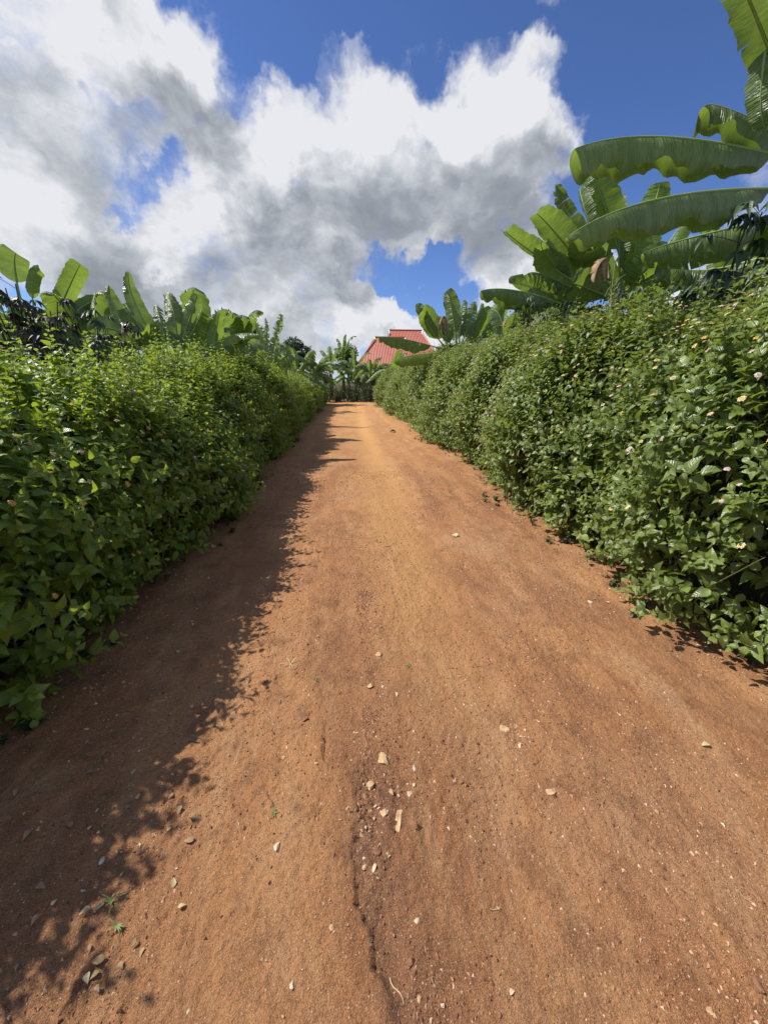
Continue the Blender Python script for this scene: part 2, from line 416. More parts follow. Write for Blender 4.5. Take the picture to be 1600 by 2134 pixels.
def ground_mat():
    m, nt, b = new_mat("red_dirt")
    geo = nt.node('ShaderNodeNewGeometry'); P = geo.outputs['Position']
    sep = nt.node('ShaderNodeSeparateXYZ'); nt.put(sep.inputs[0], P); X, Y = sep.outputs[0], sep.outputs[1]
    st, _ = nt.noise(nt.mapping(P, (1, .10, 1)), 2.6, 5, .55, .4)
    st2, _ = nt.noise(nt.mapping(P, (1, .18, 1)), 9.0, 5, .6, .2)
    lg, _ = nt.noise(P, .9, 4, .55)
    md, _ = nt.noise(P, 5.5, 6, .62)
    fn, _ = nt.noise(P, 60, 5, .7)
    gr, _ = nt.noise(P, 260, 3, .75)
    base = nt.mix(nt.mrange(st, .34, .64), rgb(.38, .162, .068), rgb(.61, .300, .125))
    base = nt.mix(nt.mrange(lg, .40, .66, 0, .6), base, rgb(.37, .185, .095))
    base = nt.mix(nt.mrange(st2, .50, .68, 0, .55), base, rgb(.60, .34, .165))
    base = nt.mix(nt.mrange(md, .50, .70, 0, .7), base, rgb(.22, .100, .050))
    pt, _ = nt.noise(nt.mapping(P, (1, .55, 1)), 1.9, 6, .6, .6)
    base = nt.mix(nt.mrange(pt, .52, .62, 0, .45), base, rgb(.29, .130, .066))
    base = nt.mix(nt.mrange(pt, .46, .36, 0, .5), base, rgb(.60, .345, .18))
    # compacted dusty wheel track, lighter and more orange; worn in along the lane
    tr = nt.math('SUBTRACT', X, nt.math('ADD', .50, nt.math('MULTIPLY', nt.math('SUBTRACT', lg, .5), .9)))
    tw = nt.mrange(nt.math('ABSOLUTE', tr), .05, .55, .75, 0, True)
    tw = nt.math('MULTIPLY', tw, nt.mrange(Y, 1.0, 3.2))
    base = nt.mix(tw, base, rgb(.70, .375, .140))
    far = nt.mrange(Y, 4, 14, 0, .45)
    base = nt.mix(far, base, rgb(.66, .35, .135))
    # darker brown away from the worn part, on both sides
    edge = nt.mrange(nt.math('ADD', nt.math('ABSOLUTE', nt.math('SUBTRACT', X, .45)), nt.math('MULTIPLY', md, .8)), 2.15, 2.7, 0, .7)
    base = nt.mix(edge, base, rgb(.13, .062, .034))
    wa = nt.node('ShaderNodeAttribute', attribute_name='wash')
    base = nt.mix(nt.math('MULTIPLY', wa.outputs['Fac'], nt.mrange(md, .35, .6, .25, .75)), base, rgb(.20, .105, .068))
    base = nt.mix(nt.mrange(fn, .50, .72, 0, .5), base, rgb(.155, .066, .034))
    base = nt.mix(nt.mrange(gr, .53, .66, 0, .65), base, rgb(.68, .42, .25))
    base = nt.mix(nt.mrange(gr, .47, .34, 0, .6), base, rgb(.13, .056, .030))
    # pale grit grains
    def grit(scale, r, thr, colr, base, f):
        v = nt.node('ShaderNodeTexVoronoi'); nt.put(v.inputs['Vector'], P); v.inputs['Scale'].default_value = scale
        s2 = nt.node('ShaderNodeSeparateColor'); nt.put(s2.inputs[0], v.outputs['Color'])
        k = nt.math('MULTIPLY', nt.mrange(v.outputs['Distance'], r, r*.6), nt.math('GREATER_THAN', s2.outputs[0], thr))
        return nt.mix(nt.math('MULTIPLY', k, f), base, colr), k
    base, k1 = grit(95, .30, .86, rgb(.72, .52, .32), base, .85)
    base, k2 = grit(42, .20, .90, rgb(.70, .50, .30), base, .8)
    base, k3 = grit(150, .34, .80, rgb(.52, .30, .15), base, .7)
    nt.put(b.inputs['Base Color'], base)
    b.inputs['Roughness'].default_value = .95
    b.inputs['Specular IOR Level'].default_value = .15
    h = nt.math('ADD', nt.math('MULTIPLY', fn, .016), nt.math('MULTIPLY', gr, .006))
    h = nt.math('ADD', h, nt.math('MULTIPLY', nt.math('ADD', k1, k2), .003))
    nt.put(b.inputs['Normal'], nt.bump(h, 1.0, 1.25))
    return m
M['dirt'] = ground_mat()

def build_ground():
    ys = [-1.5]
    while ys[-1] < 34: ys.append(ys[-1]+(0.03 if ys[-1] < .2 else max(.0075, .0045*ys[-1])))
    ys = np.array(ys)
    xs = np.concatenate([np.arange(-5, -2.3, .045), np.arange(-2.3, 2.6, .0085), np.arange(2.6, 7.2, .045)])
    X, Y = np.meshgrid(xs, ys); Z = path_h(X, Y)
    n, k = X.shape
    I = np.arange(n*k).reshape(n, k)
    q = np.stack([I[:-1, :-1], I[:-1, 1:], I[1:, 1:], I[1:, :-1]], -1).reshape(-1, 4)
    me = make_mesh("dirt_path", np.stack([X, Y, Z], -1).reshape(-1, 3), q, mat=M['dirt'], attrs={'wash': channel(X, Y).ravel()})
    tag(link("dirt_path", me), kind='structure')
    m, nt, b = new_mat("field_soil")
    geo = nt.node('ShaderNodeNewGeometry')
    a, _ = nt.noise(geo.outputs['Position'], .35, 6, .6); c, _ = nt.noise(geo.outputs['Position'], 9, 5, .6)
    col = nt.mix(nt.mrange(a, .4, .6), rgb(.20, .10, .05), rgb(.055, .085, .022))
    nt.put(b.inputs['Base Color'], nt.mix(nt.mrange(c, .4, .7, 0, .5), col, rgb(.12, .07, .035)))
    b.inputs['Roughness'].default_value = .95
    nt.put(b.inputs['Normal'], nt.bump(c, .6, .1))
    g = np.concatenate([-np.geomspace(900, 6, 34), np.linspace(-5, 5, 11), np.geomspace(6, 900, 34)])
    X, Y = np.meshgrid(g, g)
    r = np.hypot(X, Y); Z = -.16+np.clip((r-30)/200, 0, 1)*(vnoise(X/60, Y/60, 3)-.5)*3
    n, k = X.shape; I = np.arange(n*k).reshape(n, k)
    q = np.stack([I[:-1, :-1], I[:-1, 1:], I[1:, 1:], I[1:, :-1]], -1).reshape(-1, 4)
    tag(link("ground", make_mesh("ground", np.stack([X, Y, Z], -1).reshape(-1, 3), q, mat=m)), kind='structure')
build_ground()

# ------------------------------------------------------------------ leaves in bulk
rng = np.random.default_rng(11)
def leaf_template(detail):
    if detail:
        ts = [.0, .10, .34, .66, 1.0]; ws = [0, .23, .335, .20, 0]; zs = [0, .02, .03, -.04, -.20]
        V = [(0, 0, 0)]; U = [(.5, 0)]
        for t, w, z in zip(ts[1:4], ws[1:4], zs[1:4]):
            V += [(-w, t, z+w*.35), (0, t, z), (w, t, z+w*.35)]; U += [(.5-w, t), (.5, t), (.5+w, t)]
        V.append((0, 1.0, zs[4])); U.append((.5, 1))
        Q = [(1, 2, 5, 4), (2, 3, 6, 5), (4, 5, 8, 7), (5, 6, 9, 8)]
        T = [(0, 2, 1), (0, 3, 2), (7, 8, 10), (8, 9, 10)]
        return np.array(V), np.array(Q), np.array(T), np.array(U)
    V = [(0, 0, 0), (-.30, .42, .09), (.30, .42, .09), (0, 1, -.12)]; U = [(.5, 0), (.2, .4), (.8, .4), (.5, 1)]
    return np.array(V), np.zeros((0, 4), int), np.array([(0, 3, 1), (0, 2, 3)]), np.array(U)
def scatter_leaves(O, A, N, S, R_, detail, acc, width=1.0):
    """O origin, A axis, N upper normal, S length, R_ colour value"""
    V, Q, T, U = leaf_template(detail)
    A = nrm(A); X = nrm(np.cross(A, N)); N = np.cross(X, A)
    n = len(O); k = len(V)
    P = O[:, None]+S[:, None, None]*(V[None, :, 0:1]*width*X[:, None]+V[None, :, 1:2]*A[:, None]+V[None, :, 2:3]*N[:, None])
    off = (np.arange(n)*k)[:, None, None]
    acc.add(P.reshape(-1, 3), (Q[None]+off).reshape(-1, 4) if len(Q) else (), (T[None]+off).reshape(-1, 3),
            np.tile(U, (n, 1)), np.repeat(R_, k))
def shoots(P, D, L, acc, sacc, detail, leaf=.075, nodes=7, light=None, upbias=.55, srad=.0022):
    n = len(P); up = np.array([0, 0, 1.0])
    D = nrm(D); bend = nrm(D+np.array([0, 0, .35])+rng.normal(0, .15, (n, 3)))
    ref = nrm(np.cross(D, rng.normal(0, 1, (n, 3)))); r2 = np.cross(D, ref)
    rb = rng.random(n) if light is None else light
    for k in range(nodes):
        t = (k+.6)/nodes
        O = P+D*(L*t)[:, None]*(1-t*.4)+bend*(L*t*t*.4)[:, None]
        d = nrm(D*(1-t)+bend*t)
        for s in (1, -1):
            r = (ref if k % 2 == 0 else r2)*s
            r = nrm(r+rng.normal(0, .25, (n, 3)))
            beta = R(84-38*t)+rng.normal(0, .15, n)
            a = d*np.cos(beta)[:, None]+r*np.sin(beta)[:, None]
            a = nrm(a+np.array([0, 0, -.28])*(1-t)+rng.normal(0, .12, (n, 3)))
            nn = d*np.sin(beta)[:, None]-r*np.cos(beta)[:, None]
            nn = nrm(nn+up*upbias+rng.normal(0, .22, (n, 3)))
            size = leaf*(1.12-.75*t**2.2)*rng.uniform(.5, 1.4, n)
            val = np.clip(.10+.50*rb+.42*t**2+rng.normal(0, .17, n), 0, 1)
            Oz = O.copy()
            keep = (Oz[:, 2] > .02) & (rng.random(n) < .93)
            scatter_leaves((O+a*.008)[keep], a[keep], nn[keep], size[keep], val[keep], detail, acc, width=1.05)
    # stems: three-sided tapering rods
    ts = np.array([-.25, .35, 1.0]); an = np.array([0, 2.1, 4.2])
    pts = np.stack([P+D*(L*t)[:, None]*(1-max(t, 0)*.4)+bend*(L*t*abs(t)*.4)[:, None] for t in ts], 1)
    rad = np.array([1.4, 1.0, .4])*srad
    V = pts[:, :, None]+rad[None, :, None, None]*(ref[:, None, None]*np.cos(an)[None, None, :, None]+r2[:, None, None]*np.sin(an)[None, None, :, None])
    q = np.array([(i*3+j, i*3+(j+1) % 3, (i+1)*3+(j+1) % 3, (i+1)*3+j) for i in range(2) for j in range(3)])
    off = (np.arange(n)*9)[:, None, None]
    sacc.add(V.reshape(-1, 3), (q[None]+off).reshape(-1, 4))
    return P+D*L[:, None]*.6+bend*L[:, None]*.4

# ------------------------------------------------------------------ flower heads
def flower_mesh(kind, seed):
    r = np.random.default_rng(seed)
    outer, inner = {'yellow': ((.80, .60, .16), (.82, .48, .04)), 'pink': ((.80, .38, .40), (.85, .62, .30)),
                    'cream': ((.84, .74, .46), (.85, .58, .16)), 'white': ((.82, .68, .66), (.80, .50, .50)),
                    'orange': ((.72, .34, .08), (.78, .50, .12))}[kind]
    Vs = []; Qs = []; Ts = []; Cs = []; n = 0
    cnt = 21
    for i in range(cnt):
        fr = math.sqrt((i+.5)/cnt); an = i*2.39996
        cx, cy = .0165*fr*math.cos(an), .0165*fr*math.sin(an); z = .006*(1-fr*fr)+r.normal(0, .0008)
        nv = np.array([cx*38, cy*38, 1.0]); nv /= np.linalg.norm(nv)
        a = np.cross(nv, [0, 1, .1]); a /= np.linalg.norm(a); b = np.cross(nv, a)
        s = .0042*(1 if fr > .45 else .75)*r.uniform(.85, 1.2); rot = r.uniform(0, 6.28)
        c0 = np.array([cx, cy, z]); Vs.append(c0-nv*.001)
        for j in range(8):
            q = rot+j*math.pi/4; rr = s*(1.15 if j % 2 == 0 else .62)
            Vs.append(c0+(a*math.cos(q)+b*math.sin(q))*rr)
            Ts.append((n, n+1+j, n+1+(j+1) % 8))
        mixf = 1 if fr > .6 else 0
        c = np.array(outer if mixf else inner)*r.uniform(.85, 1.1)
        Cs += [np.array(inner)*.8]+[c]*8
        n += 9
    # green bract cup and stalk
    tv, tq = tube([(0, 0, -.055), (.002, 0, -.02), (0, 0, -.002)], [.0012, .0014, .006], 5)
    Vs += list(tv); Qs = np.array(tq)+n; Cs += [np.array((.09, .16, .04))]*len(tv)
    return make_mesh("flower_head", np.array(Vs), Qs, Ts, M['petal'], attrs={'Col': np.clip(np.array(Cs), 0, 1)}, smooth=False)
m, nt, b = new_mat("lantana_petals")
a_ = nt.node('ShaderNodeAttribute', attribute_name='Col'); nt.put(b.inputs['Base Color'], a_.outputs['Color'])
b.inputs['Roughness'].default_value = .6
M['petal'] = m
FKINDS = ['yellow', 'pink', 'cream', 'white', 'orange', 'cream', 'cream', 'white']
FLOWERS = [flower_mesh(k, i) for i, k in enumerate(FKINDS)]
def mesh_arrays(me):
    V = np.empty(len(me.vertices)*3); me.vertices.foreach_get("co", V); V = V.reshape(-1, 3)
    q = [tuple(p.vertices) for p in me.polygons if len(p.vertices) == 4]; t = [tuple(p.vertices) for p in me.polygons if len(p.vertices) == 3]
    c = np.empty(len(me.vertices)*4); me.color_attributes['Col'].data.foreach_get("color", c)
    return V, np.array(q), np.array(t), c.reshape(-1, 4)[:, :3]
FARR = [mesh_arrays(m) for m in FLOWERS]

# ------------------------------------------------------------------ hedges
def hedge(side, y0, y1, base_fn, depth_fn, h_fn, mat, label, seed, dens, name="lantana_hedge", nflow=100, leafsize=.075, flowers=1.0, crest=100):
    """side -1 left / +1 right. profile: path-side foot, bulging face, rounded top."""
    global rng
    rng = np.random.default_rng(seed)
    def surf(y, ph, inset=0.0):
        b = base_fn(y); w = depth_fn(y); H = h_fn(y)
        c, s = np.cos(ph), np.sin(ph)
        lump = 1+.20*(fbm(y*1.1, ph*1.6, 3, seed)-.5)*2+.07*(vnoise(y*3.1, ph*4.0, seed+5)-.5)*2
        px = np.sign(c)*np.abs(c)**.85; pz = np.abs(s)**.9
        rx = w*lump-inset; rz = H*(1+.17*(fbm(y*.9, y*0+2, 3, seed+9)-.5)*2+.08*(vnoise(y*2.7, ph*3, seed+2)-.5))-inset
        # a little undercut at the foot
        foot = .16*np.clip(.35-pz, 0, .35)/.35
        x = side*(b+w-px*rx+foot)
        return np.stack([x, y, pz*rz], -1)
    def normal(y, ph):
        e = 1e-3
        c, s = np.cos(ph), np.sin(ph)
        n = np.stack([-side*c*1.0, np.zeros_like(c), s*1.0], -1)
        return nrm(n)
    root = empty(name, (side*(base_fn(np.array(4.0))+.8), (y0+y1)/2, 0), label, "hedge")
    L0 = np.array(root.location)
    # solid core against see-through; inner shade put into its near-black green
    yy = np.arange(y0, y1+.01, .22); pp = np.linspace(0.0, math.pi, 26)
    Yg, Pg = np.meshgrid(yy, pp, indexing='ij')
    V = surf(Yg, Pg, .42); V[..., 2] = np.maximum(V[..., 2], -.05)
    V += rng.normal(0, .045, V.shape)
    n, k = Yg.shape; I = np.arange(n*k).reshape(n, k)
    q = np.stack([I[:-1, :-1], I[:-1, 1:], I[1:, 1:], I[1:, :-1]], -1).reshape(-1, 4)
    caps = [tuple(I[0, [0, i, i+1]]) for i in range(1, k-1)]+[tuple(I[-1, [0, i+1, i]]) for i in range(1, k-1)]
    o = link("branches", make_mesh("branches", V.reshape(-1, 3), q, caps, M['core'], loc=L0), root)  # closed dark filler shell, no single branches modelled
    for (ya, yb, detail, dn, lf, nm) in ((y0, 11, True, dens, leafsize, 'near'), (11, y1, False, dens*.62, leafsize*1.15, 'far')):
        ya = max(ya, y0)
        if yb <= ya: continue
        acc, sacc = Acc(), Acc()
        nsh = int((yb-ya)*dn)
        y = rng.uniform(ya, yb, nsh); ph = rng.uniform(0.0, R(crest), nsh)
        P = surf(y, ph, .20+rng.uniform(-.05, .10, nsh)); N = normal(y, ph)
        P[:, 2] = np.maximum(P[:, 2], .03)
        D = nrm(N+np.array([0, 0, .45])+rng.normal(0, .42, (nsh, 3)))
        # low shoots creep outwards along the ground
        low = P[:, 2] < .35
        D[low] = nrm(D[low]*np.array([1, 1, .35])+np.array([0, 0, -.05]))
        L = rng.uniform(.20, .36, nsh)
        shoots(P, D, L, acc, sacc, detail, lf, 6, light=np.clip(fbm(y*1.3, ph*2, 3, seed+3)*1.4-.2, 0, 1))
        # long upright shoots above the top
        nl = int((yb-ya)*(52 if detail else 26))
        y = rng.uniform(ya, yb, nl); ph = rng.uniform(R(42), R(112), nl)
        P = surf(y, ph, .15)
        D = nrm(np.array([-side*.15, 0, 1.0])+rng.normal(0, .28, (nl, 3)))
        shoots(P, D, rng.uniform(.26, .60, nl), acc, sacc, detail, lf*.82, 9, light=rng.uniform(.4, 1, nl), srad=.003)
        # sprigs reaching out over the lane
        no = int((yb-ya)*18)
        y = rng.uniform(ya, yb, no); ph = rng.uniform(R(2), R(45), no)
        P = surf(y, ph, .15); P[:, 2] = np.maximum(P[:, 2], .06)
        D = nrm(np.array([-side*1.0, 0, .25])+rng.normal(0, .3, (no, 3)))
        shoots(P, D, rng.uniform(.28, .46, no), acc, sacc, detail, lf, 7, light=rng.uniform(.2, .8, no), srad=.0028)
        # woody stems rising from the foot
        for i in range(int((yb-ya)*9)):
            yy_ = rng.uniform(ya, yb); b0 = float(base_fn(yy_)); p0 = np.array([side*(b0+rng.uniform(.28, .6)), yy_, -.02])
            e0 = np.array([side*(b0+rng.uniform(.12, .5)), yy_+rng.normal(0, .25), rng.uniform(.6, 1.3)])
            V_, q_ = tube([p0, p0*.75+e0*.25+np.array([-side*.02, 0, .02]), (p0+e0)/2+np.array([-side*rng.uniform(0, .06), rng.normal(0, .03), .02]), e0], [.006, .0055, .0045, .002], 5); sacc.add(V_, q_)
        # filling leaves in between
        nf = int((yb-ya)*dens*(3.2 if detail else 1.6))
        y = rng.uniform(ya, yb, nf); ph = rng.uniform(0, R(crest), nf)
        P = surf(y, ph, rng.uniform(.08, .40, nf)); P[:, 2] = np.maximum(P[:, 2], .03)
        A = nrm(normal(y, ph)+rng.normal(0, .6, (nf, 3))+np.array([0, 0, -.4])); Nn = nrm(np.array([0, 0, 1.0])+rng.normal(0, .5, (nf, 3)))
        scatter_leaves(P, A, Nn, rng.uniform(.8, 1.3, nf)*lf, rng.uniform(0, .5, nf), detail, acc)
        V = acc.V
        for v in V: v[:, 2] = np.where(v[:, 2] < .012, .012+.002*rng.random(len(v)), v[:, 2])
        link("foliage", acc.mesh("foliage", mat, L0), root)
        link("stems", sacc.mesh("stems", M['stem'], L0), root)
    # flower heads on the surface
    nfl = int((y1-y0)*26*flowers)
    y = y0+(y1-y0)*rng.random(nfl)**1.25; ph = np.arccos(np.clip(rng.uniform(-.15, .98, nfl), -1, 1))
    P = surf(y, ph, -.07+rng.uniform(-.05, .05, nfl)); N = nrm(normal(y, ph)+np.array([0, 0, .5])+rng.normal(0, .35, (nfl, 3)))
    P[:, 2] = np.maximum(P[:, 2], .07)
    dist = np.linalg.norm(P-np.array([0, 0, CAM_Z]), axis=1)
    inview = (P[:, 1] > abs(P[:, 0])*.75)
    order = np.argsort(dist+100*(~inview))
    fk = rng.integers(0, len(FLOWERS), nfl) if side > 0 else rng.choice([0, 4, 4, 4, 5, 1, 2], nfl); sc_ = rng.uniform(.65, 1.15, nfl)
    Vs, Qs, Ts, Cs = [], [], [], []; nv = 0
    for idx, i in enumerate(order):
        if idx < nflow:
            o = link("flower_head", FLOWERS[fk[i]], root, tuple(P[i]-L0))
            o.rotation_euler = Vector(N[i]).to_track_quat('Z', 'Y').to_euler(); o.scale = (sc_[i],)*3
        else:
            V, q, t, c = FARR[fk[i]]
            z = N[i]; x = nrm(np.cross(z, [0, 1, .3])); yv = np.cross(z, x)
            Vs.append(P[i]-L0+sc_[i]*(V[:, :1]*x+V[:, 1:2]*yv+V[:, 2:]*z)); Qs.append(q+nv); Ts.append(t+nv); Cs.append(c); nv += len(V)
    if Vs:
        o = link("flower_head", make_mesh("flower_head", np.vstack(Vs), np.vstack(Qs), np.vstack(Ts), M['petal'], attrs={'Col': np.vstack(Cs)}, smooth=False), root)
        o['kind'] = 'stuff'
    return root

def left_base(y): return 1.36+.10*np.clip(1-y/4.5, 0, 1)+.12*np.sin(y*1.1+.4)*np.exp(-y/14)+.05*np.sin(y*2.9)
def right_base(y): return 2.03+.13*np.sin(y*.9+1.0)+.10*np.sin(y*2.3)+.05*np.sin(y*5.1)-.05*np.clip(y-10, 0, 14)/14
hedge(-1, .2, 28.5, left_base, lambda y: 1.35+0*y, lambda y: 1.50+.34*np.clip(y/8, 0, 1)-.12*np.clip((y-14)/10, 0, 1), M['lantana_left'],
      "shaded lantana hedge along the left side of the dirt track, few orange flowers", 3, 230, flowers=1.5, nflow=90, leafsize=.082)
hedge(1, .9, 26.5, right_base, lambda y: 1.65+0*y, lambda y: 2.25+.2*np.clip(y/8, 0, 1), M['lantana'],
      "tall sunlit lantana hedge with many yellow and pink flowers, right of the track", 7, 300, flowers=3.4, nflow=100, leafsize=.078)

# ------------------------------------------------------------------ banana plants
def banana_leaf(base, ctrl, tip, hw, view=None, roll=0.0, fold=25, tear=0.0, blunt=.3, seed=0, pet=.14, light=.5, ripple=.02, nT=46, taper=.5, fold2=None):
    """one leaf: (blade arrays, midrib arrays). fold>0: halves droop away from the upper side"""
    r = np.random.default_rng(seed)
    base, ctrl, tip = map(lambda p: np.asarray(p, float), (base, ctrl, tip))
    def cur(t):
        t = np.asarray(t)[..., None]; return (1-t)**2*base+2*t*(1-t)*ctrl+t*t*tip
    tt = np.linspace(0, 1, 40); cp = cur(tt); seg = np.linalg.norm(np.diff(cp, axis=0), axis=1); Ltot = seg.sum()
    def frame(t):
        t = np.asarray(t); T = nrm(cur(np.minimum(t+.01, 1.0))-cur(np.maximum(t-.01, 0)))
        v = np.array([0, 0, 1.0]) if view is None else nrm(np.asarray(view, float))
        S = nrm(np.cross(T, np.broadcast_to(v, T.shape))); N = np.cross(S, T)   # N points to v
        a = roll; S2 = S*math.cos(a)+N*math.sin(a); N2 = N*math.cos(a)-S*math.sin(a)
        return S2, N2
    def width(t):
        u = np.clip((t-pet)/(1-pet), 0, 1)
        w = np.clip(u/.16, 0, 1)**.55
        end = np.clip((1-u)/taper, 0, 1)**.62
        return hw*w*(blunt+(1-blunt)*end)*np.where(u >= .9999, .9 if blunt > .2 else .1, 1.0)
    Vs, Qs, Us = [], [], []; n = 0
    nU = 8
    phs = r.uniform(0, 6.28, 3)
    for sgn in (-1, 1):
        if tear > 0:
            k = int(3+tear*26); cuts = np.sort(np.concatenate([[pet, 1.0], pet+(1-pet)*r.random(k)]))
        else:
            cuts = np.array([pet, 1.0])
        for a, b in zip(cuts[:-1], cuts[1:]):
            if b-a < .004: continue
            m_ = max(2, int(nT*(b-a)/(1-pet))+1)
            s = np.linspace(a, b, m_); mid = (a+b)/2
            gap = .10*min(1, tear*2)+.28*tear*r.random() if tear > 0 else 0
            dr = tear*r.normal(0, 18)+tear*14; sw = tear*r.normal(0, .05)
            u = np.linspace(0, 1, nU)
            Sg, Ug = np.meshgrid(s, u, indexing='ij')
            tg = np.clip(mid+(Sg-mid)*(1-gap*Ug)+sw*Ug**2, 0, 1)
            S, N = frame(tg); w = width(Sg)[..., None]
            ang = R(fold2 if (fold2 and sgn > 0) else fold)*(.55+.75*Ug)+R(dr)*Ug
            ang = ang+.20*ripple/.02*np.sin(tg*17+phs[0]+sgn)*Ug*(.4)
            lat = w*Ug[..., None]*(1.22 if fold2 and sgn > 0 else 1)
            P = cur(tg)+sgn*S*lat*np.cos(ang)[..., None]-N*lat*np.sin(ang)[..., None]
            rp = ripple*(np.sin(tg*Ltot*10+phs[1]+1.5*np.sin(tg*5))+.6*np.sin(tg*Ltot*21+phs[2])+.18*np.sin(tg*Ltot*37+phs[0]))*Ug**1.3
            P = P+N*rp[..., None]
            # frayed outer edge
            P = P+sgn*S*(w*(.035*r.normal(0, 1, tg.shape)*(Ug > .99))[..., None])
            I = np.arange(m_*nU).reshape(m_, nU)+n
            q = np.stack([I[:-1, :-1], I[1:, :-1], I[1:, 1:], I[:-1, 1:]], -1).reshape(-1, 4)
            if sgn < 0: q = q[:, ::-1]
            Vs.append(P.reshape(-1, 3)); Qs.append(q); Us.append(np.stack([sgn*Ug, tg*Ltot], -1).reshape(-1, 2)); n += m_*nU
    V = np.vstack(Vs)
    t = np.linspace(0, .985, 22); S, N = frame(t)
    rad = np.interp(t, [0, pet, 1], [.030, .018, .004])*min(1, hw/.26+.2)
    mv, mq = tube(cur(t)-N*rad[:, None]*.5, rad, 6)
    return (V, np.vstack(Qs), np.vstack(Us), np.full(n, light)), (mv, mq)

def add_leaf(root, L0, args, mat='banana', partlabel=None):
    (V, Q, U, A), (mv, mq) = banana_leaf(**args)
    if len(V) and V[:, 2].min() < .02: V[:, 2] = np.maximum(V[:, 2], .02)
    o = link("leaf", make_mesh("leaf", V, Q, mat=M[mat], uv=U, attrs={'rnd': A}, loc=L0), root)
    link("midrib", make_mesh("midrib", mv, mq, mat=M['midrib' if mat != 'dry' else 'dry'], loc=L0), o)
    if partlabel: o['label'] = partlabel
    return o
def pseudostem(root, L0, top, r0=.13, seed=0):
    r = random.Random(seed)
    base = np.array([L0[0], L0[1], -.12]); top = np.asarray(top, float)
    ts = np.linspace(0, 1, 12)
    pts = base+(top-base)*ts[:, None]; rad = r0*(1.1-.55*ts)*(1+.06*np.sin(ts*22+seed))
    V, q = tube(pts, rad, 12)
    link("stem", make_mesh("stem", V, q, mat=M['pseudo'], loc=L0), root)
    # petiole sheaths and a dead skirt of leaf hanging down it
def plant_px(label, Y, basepx, leaves, group, seed, extra=0, spread=1.0, crown=None, lighten=0.0):
    """leaves given as pixels of (tip, bend, base) with distances; real depth comes from dY"""
    g = at(basepx[0], basepx[1], Y); L0 = np.array([g[0], Y, -.1])
    root = empty("banana_plant", L0, label, "banana plant", group)
    top = np.array([g[0], Y, g[2]])
    pseudostem(root, L0, top, seed=seed)
    r = random.Random(seed)
    for i, lf in enumerate(leaves):
        d = dict(dt=0.0, dm=0.0, hw=.26, roll=0, fold=18, tear=.0, blunt=.3, mat='banana', light=.5, stretch=None, pet=.14, ripple=.014, up=False, taper=.5, db=0)
        tip, mid, bs = lf[0], lf[1], lf[2]; d.update(lf[3] if len(lf) > 3 else {})
        t = at(*tip, Y+d['dt']); m_ = at(*mid, Y+d['dm']); b_ = at(*bs, Y+d['db'])
        ctrl = 2*m_-.5*(t+b_)
        view = np.array(d['view']) if 'view' in d else np.array([0, 0, 1.0]) if d['up'] else (np.array([0, 0, CAM_Z])-m_)
        o = add_leaf(root, L0, dict(base=b_, ctrl=ctrl, tip=t, hw=d['hw'], view=view, roll=R(d['roll']), fold=d['fold'], tear=d['tear'],
                     blunt=d['blunt'], seed=seed*31+i, pet=d['pet'], light=min(1, d['light']+lighten+r.uniform(-.12, .12)), ripple=d['ripple'], taper=d['taper'], fold2=d.get('fold2')), d['mat'])
        # petiole from the crown of the stem to the foot of the blade
        if np.linalg.norm(b_-top) > .12:
            k = np.linspace(0, 1, 8)[:, None]; mdp = (b_+top)/2+np.array([0, 0, .06])
            pts = (1-k)**2*top+2*k*(1-k)*mdp+k*k*b_
            V, q = tube(pts, np.linspace(.034, .024, 8), 6)
            link("leaf_stalk", make_mesh("leaf_stalk", V, q, mat=M['midrib'], loc=L0), o)
    return root

P_ = 'banana plants along the track'
# near plant at the right edge of the view
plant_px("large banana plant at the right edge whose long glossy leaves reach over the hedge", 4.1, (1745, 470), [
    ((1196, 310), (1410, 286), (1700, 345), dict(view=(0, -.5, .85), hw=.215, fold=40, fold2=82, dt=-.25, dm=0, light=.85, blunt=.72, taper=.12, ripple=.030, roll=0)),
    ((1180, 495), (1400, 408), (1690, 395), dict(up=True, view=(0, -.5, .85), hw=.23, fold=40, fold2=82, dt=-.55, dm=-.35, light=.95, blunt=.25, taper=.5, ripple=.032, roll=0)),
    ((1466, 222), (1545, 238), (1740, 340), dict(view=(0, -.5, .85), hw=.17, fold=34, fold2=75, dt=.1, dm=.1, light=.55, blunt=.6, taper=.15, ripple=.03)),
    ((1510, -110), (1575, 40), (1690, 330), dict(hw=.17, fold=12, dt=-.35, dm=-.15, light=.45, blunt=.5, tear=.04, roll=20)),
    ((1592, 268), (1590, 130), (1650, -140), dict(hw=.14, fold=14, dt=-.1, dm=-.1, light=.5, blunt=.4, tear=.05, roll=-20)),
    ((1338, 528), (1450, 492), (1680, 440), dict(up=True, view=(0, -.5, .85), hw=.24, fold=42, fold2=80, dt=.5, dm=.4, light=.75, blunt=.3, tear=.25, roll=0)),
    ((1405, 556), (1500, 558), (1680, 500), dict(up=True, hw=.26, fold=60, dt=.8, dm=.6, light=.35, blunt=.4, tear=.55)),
], P_, 5)
